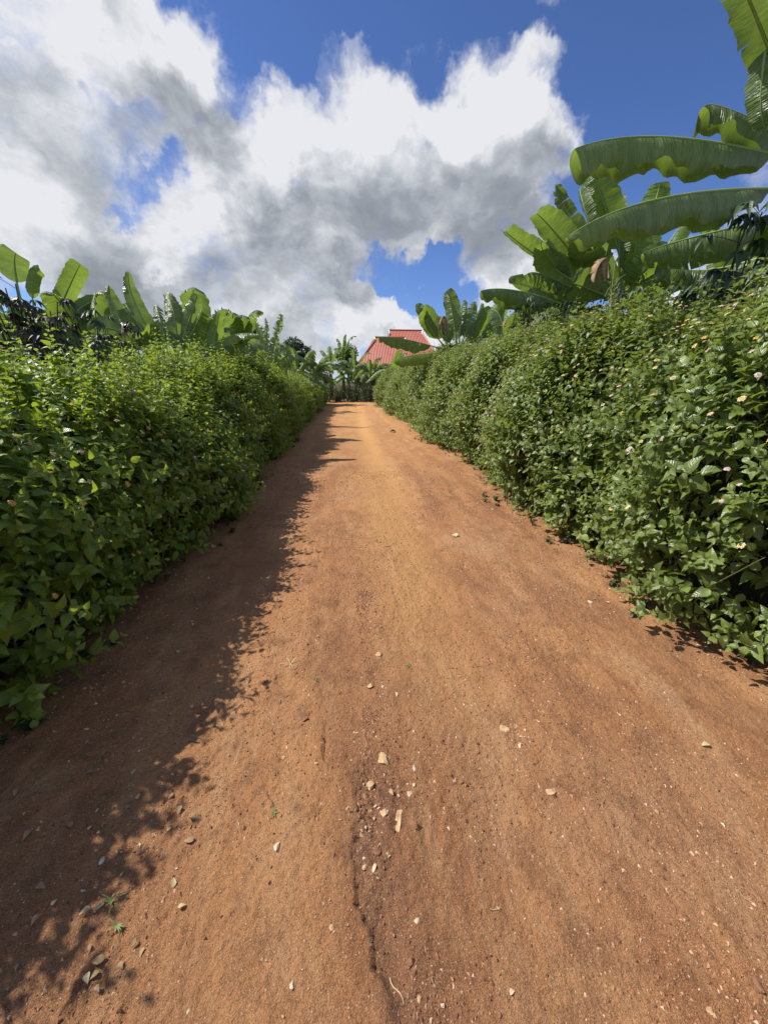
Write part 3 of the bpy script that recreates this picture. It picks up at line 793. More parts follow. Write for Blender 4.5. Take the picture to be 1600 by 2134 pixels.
# clump to its left
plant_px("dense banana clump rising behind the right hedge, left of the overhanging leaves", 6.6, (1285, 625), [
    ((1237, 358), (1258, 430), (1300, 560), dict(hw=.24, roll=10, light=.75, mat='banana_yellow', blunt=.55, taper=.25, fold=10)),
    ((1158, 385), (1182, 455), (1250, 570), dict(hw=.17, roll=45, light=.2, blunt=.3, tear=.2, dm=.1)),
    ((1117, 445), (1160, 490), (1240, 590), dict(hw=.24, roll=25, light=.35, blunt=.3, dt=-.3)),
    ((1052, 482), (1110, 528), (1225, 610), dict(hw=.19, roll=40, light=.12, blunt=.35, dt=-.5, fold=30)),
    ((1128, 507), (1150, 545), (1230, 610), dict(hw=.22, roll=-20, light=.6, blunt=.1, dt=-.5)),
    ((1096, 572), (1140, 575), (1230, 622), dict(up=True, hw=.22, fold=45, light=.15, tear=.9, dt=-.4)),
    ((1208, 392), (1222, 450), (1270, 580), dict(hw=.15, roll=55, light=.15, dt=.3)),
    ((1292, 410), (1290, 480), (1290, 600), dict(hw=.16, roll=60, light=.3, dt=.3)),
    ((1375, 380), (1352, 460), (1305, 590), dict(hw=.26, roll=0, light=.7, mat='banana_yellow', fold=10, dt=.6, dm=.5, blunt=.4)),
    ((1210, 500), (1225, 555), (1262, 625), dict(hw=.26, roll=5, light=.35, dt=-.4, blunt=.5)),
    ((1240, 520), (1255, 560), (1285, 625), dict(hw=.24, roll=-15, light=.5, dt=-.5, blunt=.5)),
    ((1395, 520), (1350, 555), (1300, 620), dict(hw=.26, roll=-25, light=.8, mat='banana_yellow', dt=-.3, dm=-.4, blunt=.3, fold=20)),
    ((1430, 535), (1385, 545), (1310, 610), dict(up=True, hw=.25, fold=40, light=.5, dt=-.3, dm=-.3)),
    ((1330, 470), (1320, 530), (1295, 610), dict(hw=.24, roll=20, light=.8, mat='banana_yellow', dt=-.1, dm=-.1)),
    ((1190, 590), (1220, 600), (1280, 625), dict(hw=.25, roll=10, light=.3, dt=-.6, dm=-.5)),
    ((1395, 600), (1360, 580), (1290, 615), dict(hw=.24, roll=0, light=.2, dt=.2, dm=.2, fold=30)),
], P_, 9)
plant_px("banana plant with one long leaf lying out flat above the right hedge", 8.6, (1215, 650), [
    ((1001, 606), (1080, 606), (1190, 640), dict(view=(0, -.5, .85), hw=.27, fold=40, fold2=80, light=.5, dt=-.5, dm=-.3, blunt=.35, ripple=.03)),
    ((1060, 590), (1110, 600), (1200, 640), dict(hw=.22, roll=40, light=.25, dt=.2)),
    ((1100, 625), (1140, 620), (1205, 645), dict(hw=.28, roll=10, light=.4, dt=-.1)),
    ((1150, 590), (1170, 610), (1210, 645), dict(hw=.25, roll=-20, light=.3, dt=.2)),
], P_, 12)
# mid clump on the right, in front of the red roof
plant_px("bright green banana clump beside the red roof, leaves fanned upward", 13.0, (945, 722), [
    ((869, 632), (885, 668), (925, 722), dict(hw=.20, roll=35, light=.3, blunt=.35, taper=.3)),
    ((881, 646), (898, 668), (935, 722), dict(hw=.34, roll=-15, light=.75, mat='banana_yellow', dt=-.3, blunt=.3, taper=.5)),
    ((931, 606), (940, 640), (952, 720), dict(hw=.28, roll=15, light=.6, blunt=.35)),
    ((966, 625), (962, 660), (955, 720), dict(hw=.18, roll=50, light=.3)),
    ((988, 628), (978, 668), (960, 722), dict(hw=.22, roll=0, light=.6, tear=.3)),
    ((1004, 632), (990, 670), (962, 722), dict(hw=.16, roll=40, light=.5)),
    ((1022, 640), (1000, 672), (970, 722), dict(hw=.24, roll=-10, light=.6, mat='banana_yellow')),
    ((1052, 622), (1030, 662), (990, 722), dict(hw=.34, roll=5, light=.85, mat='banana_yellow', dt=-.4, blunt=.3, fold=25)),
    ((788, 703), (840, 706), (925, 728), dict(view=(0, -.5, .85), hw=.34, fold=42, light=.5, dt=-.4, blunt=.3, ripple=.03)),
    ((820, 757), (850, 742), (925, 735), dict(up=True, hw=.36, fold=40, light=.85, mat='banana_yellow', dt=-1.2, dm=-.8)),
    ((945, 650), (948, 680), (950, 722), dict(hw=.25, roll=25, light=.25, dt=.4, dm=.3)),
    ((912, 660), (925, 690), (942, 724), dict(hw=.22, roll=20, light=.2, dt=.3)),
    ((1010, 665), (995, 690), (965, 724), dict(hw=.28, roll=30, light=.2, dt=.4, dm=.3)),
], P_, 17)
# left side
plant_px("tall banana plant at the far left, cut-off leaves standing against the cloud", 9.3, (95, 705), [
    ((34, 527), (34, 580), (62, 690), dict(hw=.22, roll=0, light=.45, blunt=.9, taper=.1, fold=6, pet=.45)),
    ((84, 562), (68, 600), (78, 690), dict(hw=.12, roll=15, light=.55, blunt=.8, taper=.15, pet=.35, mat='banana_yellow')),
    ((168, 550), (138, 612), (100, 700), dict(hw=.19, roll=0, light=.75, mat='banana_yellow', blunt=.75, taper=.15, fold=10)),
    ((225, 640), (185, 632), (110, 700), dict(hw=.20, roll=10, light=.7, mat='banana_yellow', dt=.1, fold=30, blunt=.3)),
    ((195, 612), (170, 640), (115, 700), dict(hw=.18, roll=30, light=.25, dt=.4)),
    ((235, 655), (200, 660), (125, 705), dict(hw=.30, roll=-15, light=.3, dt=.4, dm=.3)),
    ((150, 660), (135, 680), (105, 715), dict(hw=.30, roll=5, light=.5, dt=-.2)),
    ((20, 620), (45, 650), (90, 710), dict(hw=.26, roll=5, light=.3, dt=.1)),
], P_, 23, lighten=.2)
plant_px("broad-leaved banana clump in the middle of the left side, one dark curled tip", 8.4, (345, 738), [
    ((228, 595), (240, 640), (300, 735), dict(hw=.13, roll=20, light=.55, blunt=.15)),
    ((268, 566), (285, 640), (345, 742), dict(hw=.21, roll=0, light=.5, blunt=.12, taper=.8, fold=22)),
    ((262, 632), (285, 670), (335, 742), dict(hw=.26, roll=-25, light=.75, mat='banana_yellow', dt=.2)),
    ((326, 636), (338, 680), (352, 740), dict(hw=.15, roll=0, light=.85, tear=.7, dt=.2)),
    ((340, 612), (362, 650), (368, 738), dict(hw=.17, roll=0, light=.55, blunt=.3, dt=.3)),
    ((411, 613), (394, 668), (368, 742), dict(hw=.20, roll=15, light=.55, blunt=.3, tear=.06)),
    ((422, 650), (402, 690), (372, 742), dict(hw=.30, roll=30, light=.6, mat='banana_yellow', tear=.35, dt=-.2, fold=30)),
    ((458, 651), (450, 690), (440, 745), dict(hw=.15, roll=0, light=.8, mat='banana_yellow', blunt=.3)),
    ((540, 697), (480, 700), (420, 735), dict(up=True, hw=.22, fold=22, roll=-22, light=.85, mat='banana_yellow', dt=.1)),
    ((185, 690), (250, 690), (330, 742), dict(hw=.26, roll=15, light=.35, dt=.2)),
    ((300, 690), (320, 712), (345, 745), dict(hw=.32, roll=0, light=.6, mat='banana_yellow', dt=-.3)),
    ((470, 745), (440, 725), (390, 740), dict(up=True, hw=.26, fold=35, light=.3, dt=-.1)),
    ((395, 690), (385, 715), (365, 745), dict(hw=.30, roll=-20, light=.25, dt=.2)),
], P_, 29, lighten=.22)
plant_px("ragged banana plant with a thin tattered upright leaf, end of the left clumps", 14.5, (560, 772), [
    ((589, 656), (574, 705), (560, 775), dict(hw=.17, roll=0, light=.45, tear=.85, blunt=.5, taper=.2)),
    ((553, 662), (556, 700), (556, 772), dict(hw=.10, roll=10, light=.8, tear=.6, blunt=.1)),
    ((530, 672), (545, 715), (558, 775), dict(hw=.20, roll=20, light=.35, tear=.5)),
    ((520, 705), (540, 740), (560, 780), dict(hw=.30, roll=10, light=.65, mat='banana_yellow', tear=.1, dt=-.2)),
    ((605, 740), (585, 728), (562, 775), dict(hw=.26, roll=10, light=.4, tear=.4)),
    ((640, 752), (600, 740), (565, 778), dict(up=True, hw=.28, fold=45, light=.55, tear=.5, dt=-.3)),
    ((490, 740), (520, 738), (556, 778), dict(up=True, hw=.26, fold=40, light=.5, tear=.3, dt=-.3)),
    ((540, 790), (548, 770), (560, 778), dict(hw=.30, roll=0, light=.6, mat='banana_yellow', dt=-.6, pet=.05)),
    ((590, 800), (580, 770), (562, 775), dict(hw=.30, roll=0, light=.3, dt=-.5, pet=.05)),
], P_, 37, lighten=.2)

def wild_banana(label, x, y, H, n, seed, L=1.7, hw=.26, tear=.4, group='distant banana plants', mats=('banana', 'banana_yellow'), up=1.0, r0=.12):
    """whole banana plant: stem and leaves arching out all round"""
    r = random.Random(seed)
    L0 = np.array([x, y, -.1]); root = empty("banana_plant", L0, label, "banana plant", group)
    top = np.array([x, y, H]); pseudostem(root, L0, top, r0, seed)
    for i in range(n):
        a = i*2.4+r.uniform(-.4, .4); lift = (r.uniform(.25, 1.05) if i > 2 else r.uniform(.9, 1.3))*up
        ll = L*r.uniform(.75, 1.15); hd = np.array([math.cos(a), math.sin(a), 0])
        out = ll*(1.05-.55*min(lift, 1.2)); hgt = ll*(.85*lift-.1)
        tip = top+hd*out*1.05+np.array([0, 0, hgt*(.55 if lift < .8 else 1)-(.35*ll if lift < .6 else 0)])
        ctrl = top+hd*out*.45+np.array([0, 0, hgt*1.15+.15])
        add_leaf(root, L0, dict(base=top, ctrl=ctrl, tip=tip, hw=hw*r.uniform(.8, 1.1), fold=r.uniform(12, 40), tear=max(0, tear*r.uniform(.1, 1.5)),
                 blunt=r.uniform(.1, .4), seed=seed*57+i, light=r.uniform(.15, .9), ripple=.02, nT=26), mats[0] if r.random() < .65 else mats[1])
    return root
def grx(px, Y): return at(px, 800, Y)[0]
for i, (px, Y, H, n, s, L, lab) in enumerate([
    (655, 27, 1.7, 13, 3, 1.9, "drooping banana plant left of the end of the track"),
    (622, 21, 1.6, 9, 5, 1.5, "small banana plant behind the left hedge below the round tree"),
    (690, 33, 2.5, 9, 8, 1.9, "banana plant with one straight upright leaf, left of the palm-like tree"),
    (742, 34, 2.1, 10, 13, 1.9, "shaggy banana plant in front of the left corner of the red roof"),
    (772, 31, 1.9, 9, 19, 1.6, "banana plant rising behind the far end of the right hedge"),
    (818, 27, 2.0, 8, 21, 1.5, "banana plant below the middle of the red roof"),
    (600, 26, 1.7, 8, 25, 1.6, "banana plant half hidden below the dark round tree"),
    (716, 38, 3.6, 13, 27, 1.9, "tall shaggy banana plant standing centrally beyond the track's end")]):
    wild_banana(lab, grx(px, Y), Y, H, n+5, s, L*1.15, hw=.33, tear=.5, up=.8, r0=.18)
for i, (px, Y, H, n, s, lab) in enumerate([
    (30, 8.6, 1.7, 9, 41, "low banana plant behind the dark cassava at far left"),
    (175, 9.5, 1.8, 9, 43, "low banana plant between the two left banana clumps"),
    (425, 10.0, 1.75, 9, 63, "broad-leaved banana plant to the right of the middle left clump"),
    (500, 11.5, 2.0, 9, 65, "broad-leaved banana plant just left of the ragged upright one"),
    (205, 9.0, 1.55, 9, 67, "broad-leaved banana plant left of the middle left clump"),
    (265, 11.5, 1.8, 9, 47, "low banana plant behind the broad-leaved left clump"),
    (460, 12.0, 1.7, 9, 45, "low banana plant before the big dark mango tree"),
    (510, 13.0, 1.5, 8, 49, "low banana plant beside the ragged upright one"),
    (1480, 6.2, 2.5, 8, 51, "banana plant half hidden behind cassava above the right hedge"),
    (1165, 9.6, 2.75, 10, 57, "banana plant mostly hidden behind the long flat leaf on the right"),
    (1300, 8.3, 2.7, 10, 59, "banana plant standing in the shade behind the dense right clump"),
    (1100, 11.0, 2.7, 10, 61, "banana plant behind the left foot of the dense right clump"),
    (1050, 12.0, 2.3, 7, 53, "banana plant filling the gap between the two right clumps")]):
    wild_banana(lab, grx(px, Y), Y, H, n, s, 1.5, tear=.18, hw=.32, group='low banana plants behind the hedges')

# ------------------------------------------------------------------ dead leaves, dry stalk
def dry_leaf(px, py, Y, w, h, label, seed):
    c = at(px, py, Y); r = np.random.default_rng(seed)
    root = empty("dry_banana_leaf", c, label, "dead leaf", None)
    for k in range(5):
        a = r.uniform(-1, 1)
        tip = c+np.array([w*a, r.uniform(-.1, .1), -h*r.uniform(.5, 1)])
        add_leaf(root, c, dict(base=c+np.array([0, 0, h*.2]), ctrl=c+np.array([w*a*.8, 0, h*.1]), tip=tip, hw=w*.42, view=(0, -1, 0), fold=50, tear=.5, seed=seed+k,
                 pet=.02, ripple=.03, nT=16), 'dry')
    return root
dry_leaf(1262, 548, 5.9, .20, .28, "brown shrivelled leaf hanging at the front of the dense right clump", 3)
dry_leaf(1058, 672, 12.2, .25, .5, "yellowed dead leaf skirt between the right banana clumps", 8)
dry_leaf(925, 668, 12.6, .2, .6, "brown dead leaf drooping among the leaves beside the roof", 12)

def dry_stalk():
    b0 = at(1292, 700, 5.2); L0 = np.array([b0[0], 5.2, 0]); root = empty("maize_stalk", L0, "dry maize stalk with thin tassel standing above the right hedge", "maize")
    tip = at(1285, 545, 5.2)
    k = np.linspace(0, 1, 10)[:, None]; pts = L0+(tip-L0)*k+np.array([.03, 0, 0])*np.sin(k*5)
    V, q = tube(pts, np.linspace(.012, .003, 10), 6)
    link("stalk", make_mesh("stalk", V, q, mat=M['straw'], loc=L0), root)
    acc = Acc(); r = np.random.default_rng(2)
    for i in range(11):
        f = r.uniform(.80, .98); p = L0+(tip-L0)*f; a = r.uniform(0, 6.28)
        e = p+np.array([math.cos(a)*.11, math.sin(a)*.08, r.uniform(.05, .14)])
        V, q = tube([p, (p+e)/2+np.array([0, 0, .02]), e], [.002, .002, .001], 4); acc.add(V, q)
    link("tassel", acc.mesh("tassel", M['straw'], L0), root)
    for i in range(5):
        p = L0+(tip-L0)*(.55+.08*i); a = i*2.6
        add_leaf(root, L0, dict(base=p, ctrl=p+np.array([math.cos(a)*.2, math.sin(a)*.1, .2]), tip=p+np.array([math.cos(a)*.4, math.sin(a)*.2, -.05]), hw=.022,
                 fold=30, blunt=.1, seed=i, pet=.02, ripple=.004, nT=14, light=.7), 'banana_yellow')
dry_stalk()

# ------------------------------------------------------------------ cassava (palmate leaves on thin stems)
def cassava(label, foot, top, n_leaf, spread, size, mat, seed, lean=(0, 0), branches=3):
    r = np.random.default_rng(seed)
    L0 = np.array([foot[0], foot[1], 0.0]); root = empty("cassava_plant", L0, label, "cassava plant", 'cassava plants over the hedges')
    st = Acc(); fl = Acc()
    top = np.asarray(top, float); tips = []
    fork = L0+(top-L0)*.55
    k = np.linspace(0, 1, 8)[:, None]
    V, q = tube(L0+(fork-L0)*k+np.array([.04, .02, 0])*np.sin(k*4), np.linspace(.02, .014, 8), 6); st.add(V, q)
    segs = []
    for b in range(branches):
        e = top+np.array([r.normal(0, spread*.55), r.normal(0, spread*.5), r.normal(0, spread*.25)])
        if b == 0: e = top.copy()
        c = (fork+e)/2+np.array([r.normal(0, .06), r.normal(0, .06), -.05])
        pts = (1-k)**2*fork+2*k*(1-k)*c+k*k*e
        V, q = tube(pts, np.linspace(.012, .005, 8), 6); st.add(V, q); segs.append(pts)
    for i in range(n_leaf):
        pts = segs[i % branches]; f = r.random()**.6; j = min(6, int(f*7)); p = pts[j]+(pts[j+1]-pts[j])*(f*7-j)
        a = r.uniform(0, 6.28); pl = size*r.uniform(.9, 1.6)
        d = nrm(np.array([math.cos(a), math.sin(a), r.uniform(-.1, .7)]))
        e = p+d*pl
        V, q = tube([p, (p+e)/2+np.array([0, 0, .01]), e], [.003, .0025, .002], 4); st.add(V, q)
        nl = r.integers(5, 8); s = size*r.uniform(.8, 1.25)
        upn = nrm(np.array([r.normal(0, .3), r.normal(0, .3), 1])+d*.3)
        fwd = nrm(d-upn*np.dot(d, upn)); sd = np.cross(upn, fwd)
        an = np.linspace(-1.9, 1.9, nl)
        ax = fwd*np.cos(an)[:, None]+sd*np.sin(an)[:, None]+np.array([0, 0, -.45-.3*r.random()])
        scatter_leaves(np.repeat(e[None], nl, 0), ax, np.repeat(upn[None], nl, 0)+r.normal(0, .1, (nl, 3)), s*(1.15-.35*np.abs(an)/1.9), np.full(nl, r.random()), True, fl, width=.52)
    link("stem", st.mesh("stem", M['darkstem'], L0), root)
    link("foliage", fl.mesh("foliage", M[mat], L0), root)
    return root
def cas_px(label, px, py, Y, n, spread, size, mat, seed, br=3, dx=0):
    t = at(px, py, Y); cassava(label, (t[0]+dx, Y), t, n, spread, size, mat, seed, branches=br)
cas_px("tall dark cassava plant on a bare stem at the right edge", 1560, 455, 3.9, 34, .22, .17, 'cassava', 1, 3)
cas_px("cassava plant with big drooping fingers of leaf above the hedge, right edge", 1500, 575, 4.2, 26, .30, .16, 'cassava', 2, 4)
cas_px("dark cassava plant at the hedge top under the right edge leaves", 1590, 560, 3.7, 24, .26, .16, 'cassava', 3, 4)
cas_px("cassava plant in the middle of the right hedge top", 1385, 612, 5.0, 26, .34, .15, 'cassava', 4, 4)
cas_px("cassava plant just right of the dry maize stalk", 1330, 628, 5.0, 22, .30, .14, 'cassava', 5, 4)
cas_px("cassava plant just left of the dry maize stalk", 1245, 630, 5.6, 26, .34, .13, 'cassava', 6, 4)
cas_px("grey-green cassava bush under the long flat banana leaf", 1150, 635, 7.4, 46, .45, .13, 'cassava', 7, 6)
cas_px("grey-green cassava bush at the left foot of the dense right clump", 1090, 645, 8.4, 40, .45, .13, 'cassava', 8, 6)
cas_px("cassava bush between the flat banana leaf and the dense clump", 1200, 628, 6.8, 36, .40, .13, 'cassava', 9, 5)
cas_px("dark reddish cassava plant at the far left edge, tallest of its bunch", 12, 600, 4.6, 40, .28, .12, 'cassava_red', 10, 5)
cas_px("dark reddish cassava plant beside the far left edge", 70, 640, 4.8, 44, .30, .11, 'cassava_red', 11, 5)
cas_px("low dark cassava plant behind the left hedge at the edge", 15, 680, 4.2, 40, .30, .11, 'cassava_red', 12, 5)
cas_px("dark cassava plant below the leaning pale banana leaf", 150, 680, 5.4, 44, .36, .11, 'cassava', 13, 5)
cas_px("feathery dark cassava between the left banana clumps", 225, 685, 6.4, 44, .34, .11, 'cassava_red', 14, 5)
cas_px("low cassava in front of the broad-leaved left clump", 420, 745, 8.0, 34, .35, .11, 'cassava', 15, 5)
cas_px("low cassava at the foot of the ragged banana plant", 520, 765, 11.5, 34, .45, .11, 'cassava', 16, 5)

# ------------------------------------------------------------------ trees and far shrubs
def tree(label, x, y, H, rw, rh, seed, n=2600, leaf=.16, mat='mango', name="mango_tree", lobes=9, group=None, trunk=.16):
    r = np.random.default_rng(seed)
    L0 = np.array([x, y, -.1]); root = empty(name, L0, label, "tree", group)
    st = Acc(); ks = np.linspace(0, 1, 8)[:, None]
    cz = H-rh
    cen = np.array([x, y, cz])
    V, q = tube(L0+(cen-L0)*ks+np.array([.1, .05, 0])*np.sin(ks*3), np.linspace(trunk, trunk*.55, 8), 9); st.add(V, q)
    lob = []
    for i in range(lobes):
        d = nrm(r.normal(0, 1, 3)); d[2] = d[2]*.8+.15
        c = cen+d*np.array([rw, rw, rh])*r.uniform(.45, .8); lob.append((c, r.uniform(.3, .5)*min(rw, rh)*1.1))
        pts = (1-ks)**2*cen+2*ks*(1-ks)*((cen+c)/2+np.array([0, 0, .1]))+ks*ks*c
        V, q = tube(pts, np.linspace(trunk*.45, .02, 8), 6); st.add(V, q)
    link("trunk", st.mesh("trunk", M['bark'], L0), root)
    fl = Acc(); per = n//lobes
    for c, rad in lob:
        d = nrm(r.normal(0, 1, (per, 3))); rr = rad*r.uniform(.55, 1.15, per)**.6
        d0 = d*rr[:, None]*np.array([1.2, 1.2, .8]); P = c+d0
        A = nrm(d+r.normal(0, .6, (per, 3))+np.array([0, 0, -.5])); N = nrm(np.array([0, 0, 1.0])+d*.5+r.normal(0, .4, (per, 3)))
        scatter_leaves(P, A, N, leaf*r.uniform(.7, 1.3, per), np.clip(r.normal(.4, .25, per), 0, 1), False, fl, width=.75)
    link("crown", fl.mesh("crown", M[mat], L0), root)
    return root
def tree_px(label, px, pytop, Y, wpx, hpx, seed, **kw):
    t = at(px, pytop, Y); s = Y/(FPX*1.0)/1.06
    tree(label, t[0], Y, t[2], wpx*s/2, hpx*s/2, seed, **kw)
tree_px("big dark mango tree crown behind the left banana clumps", 488, 652, 21, 110, 110, 4, n=5200, leaf=.17, lobes=14)
tree_px("small round dark tree beyond the left hedge", 608, 706, 27, 62, 60, 6, n=3200, leaf=.17, lobes=10)
tree_px("dark tree behind the shaggy banana in the middle distance", 722, 712, 42, 46, 70, 8, n=2600, leaf=.2, lobes=9)
tree_px("dark tree low on the left of the big mango", 400, 690, 23, 90, 90, 14, n=2600, leaf=.17, lobes=9)
tree_px("low tree before the house wall, right of the corner", 800, 752, 40, 60, 50, 19, n=2200, leaf=.17, lobes=9)
tree_px("low dark tree closing the end of the track on the left", 655, 764, 36, 70, 60, 15, n=2600, leaf=.17, lobes=9)
tree_px("low dark tree closing the end of the track on the right", 760, 764, 37, 60, 50, 16, n=2600, leaf=.17, lobes=9)

def shrub(label, x, y, w, h, seed, n=2600, mat='shrub', group='shrubs closing the far end of the track'):
    r = np.random.default_rng(seed); L0 = np.array([x, y, 0.0]); root = empty("shrub", L0, label, "shrub", group)
    st = Acc(); fl = Acc()
    for i in range(14):
        a = r.uniform(0, 6.28); e = L0+np.array([math.cos(a)*w*.4, math.sin(a)*w*.35, h*r.uniform(.6, .95)])
        V, q = tube([L0+(e-L0)*.02, (L0+e)/2+np.array([0, 0, .1]), e], [.02, .012, .005], 5); st.add(V, q)
    link("stems", st.mesh("stems", M['bark'], L0), root)
    d = nrm(r.normal(0, 1, (n, 3))); d[:, 2] = np.abs(d[:, 2])
    rr = r.uniform(.25, 1, n)**.5*(1+.25*(vnoise(d[:, 0]*3+seed, d[:, 2]*3, 2)-.5)*2)
    P = L0+d*rr[:, None]*np.array([w*.55, w*.45, h]); P[:, 2] = np.maximum(P[:, 2], .04)
    A = nrm(d+r.normal(0, .6, (n, 3))); N = nrm(np.array([0, 0, 1.0])+r.normal(0, .5, (n, 3)))
    scatter_leaves(P, A, N, r.uniform(.07, .13, n), np.clip(r.normal(.4, .25, n), 0, 1), False, fl)
    link("foliage", fl.mesh("foliage", M[mat], L0), root)
x0 = -4.4
ends = [("leftmost", -4.3, 30.5, 2.2, 1.75), ("second", -2.7, 31.2, 2.2, 1.6), ("third", -1.3, 30.4, 2.0, 1.5), ("fourth", .1, 31.0, 2.1, 1.5), ("fifth", 1.5, 30.6, 2.1, 1.55), ("sixth", 2.9, 31.2, 2.2, 1.7), ("rightmost", 4.4, 30.6, 2.4, 1.9)]
for i, (wd, x, y, w, h) in enumerate(ends):
    shrub("%s of the dull green shrubs closing the far end of the track" % wd, x, y, w, h, 60+i)

rr = random.Random(41)
for i in range(26):
    y = 1.6+i*1.15
    shrub("leafy bush half hidden behind the left hedge", -4.3-rr.uniform(0, .9)-(.5 if i % 2 else 0), y, 2.2, rr.uniform(1.7, 1.95), 200+i, 1900, 'lantana_left', 'bushes behind the left hedge')
for i in range(22):
    y = 2.6+i*1.15
    shrub("leafy bush half hidden behind the right hedge", 5.4+rr.uniform(0, .9)+(.4 if i % 2 else 0), y, 2.3, min(1.5+.185*y, 3.75)-max(0, y-17)*.085+rr.uniform(-.1, .1), 300+i, 3600, 'lantana', 'bushes behind the right hedge')
for i in range(16):
    a = i/15; wild_banana("banana plant in the dense plantation far behind", -24+52*a+rr.uniform(-1, 1), 33+rr.uniform(0, 7), rr.uniform(1.6, 2.2), 12, 400+i, 1.9, hw=.33, tear=.4, up=.75, r0=.18, group='banana plantation far behind')
# ------------------------------------------------------------------ weeds at the hedge feet
def verge_weeds():
    r = np.random.default_rng(91); vm = []
    for k in range(5):
        acc = Acc(); n = 7+k
        for i in range(n):
            a = r.uniform(0, 6.28); L = r.uniform(.05, .12); d = np.array([math.cos(a), math.sin(a), 0]); w = np.array([-d[1], d[0], 0])*.003
            k_ = np.linspace(0, 1, 6)[:, None]; p = d*L*.7*k_+np.array([0, 0, 1])*(L*k_*(1.1-.8*k_)); ww = w*(1-k_**2)
            acc.add(np.vstack([p-ww, p+ww]), [(j, j+1, j+7, j+6) for j in range(5)])
        P = r.normal(0, .012, (n, 3)); P[:, 2] = r.uniform(.015, .06, n)
        scatter_leaves(P, nrm(r.normal(0, 1, (n, 3))*[1, 1, .3]), nrm(r.normal(0, .3, (n, 3))+[0, 0, 1]), r.uniform(.02, .045, n), r.random(n), True, acc)
        vm.append(acc.mesh("weed", M['shrub']))
    for i in range(90):
        y = 1.0+r.random()**1.4*13; side = -1 if i % 2 else 1
        x = (-left_base(y)+r.uniform(-.2, .02)) if side < 0 else (right_base(y)-r.uniform(-.22, .0))
        o = link("weed", vm[i % 5]); o.location = (x, y, gz(x, y)); o.rotation_euler = (0, 0, r.uniform(0, 6.28)); k = r.uniform(.6, 1.3); o.scale = (k, k, k)
        tag(o, "small weed tuft growing at the foot of the %s hedge" % ("left" if side < 0 else "right"), "weed", "weeds at the foot of the %s hedge" % ("left" if side < 0 else "right"))
def gz(x, y): return float(path_h(np.array([x]), np.array([y]))[0])
verge_weeds()
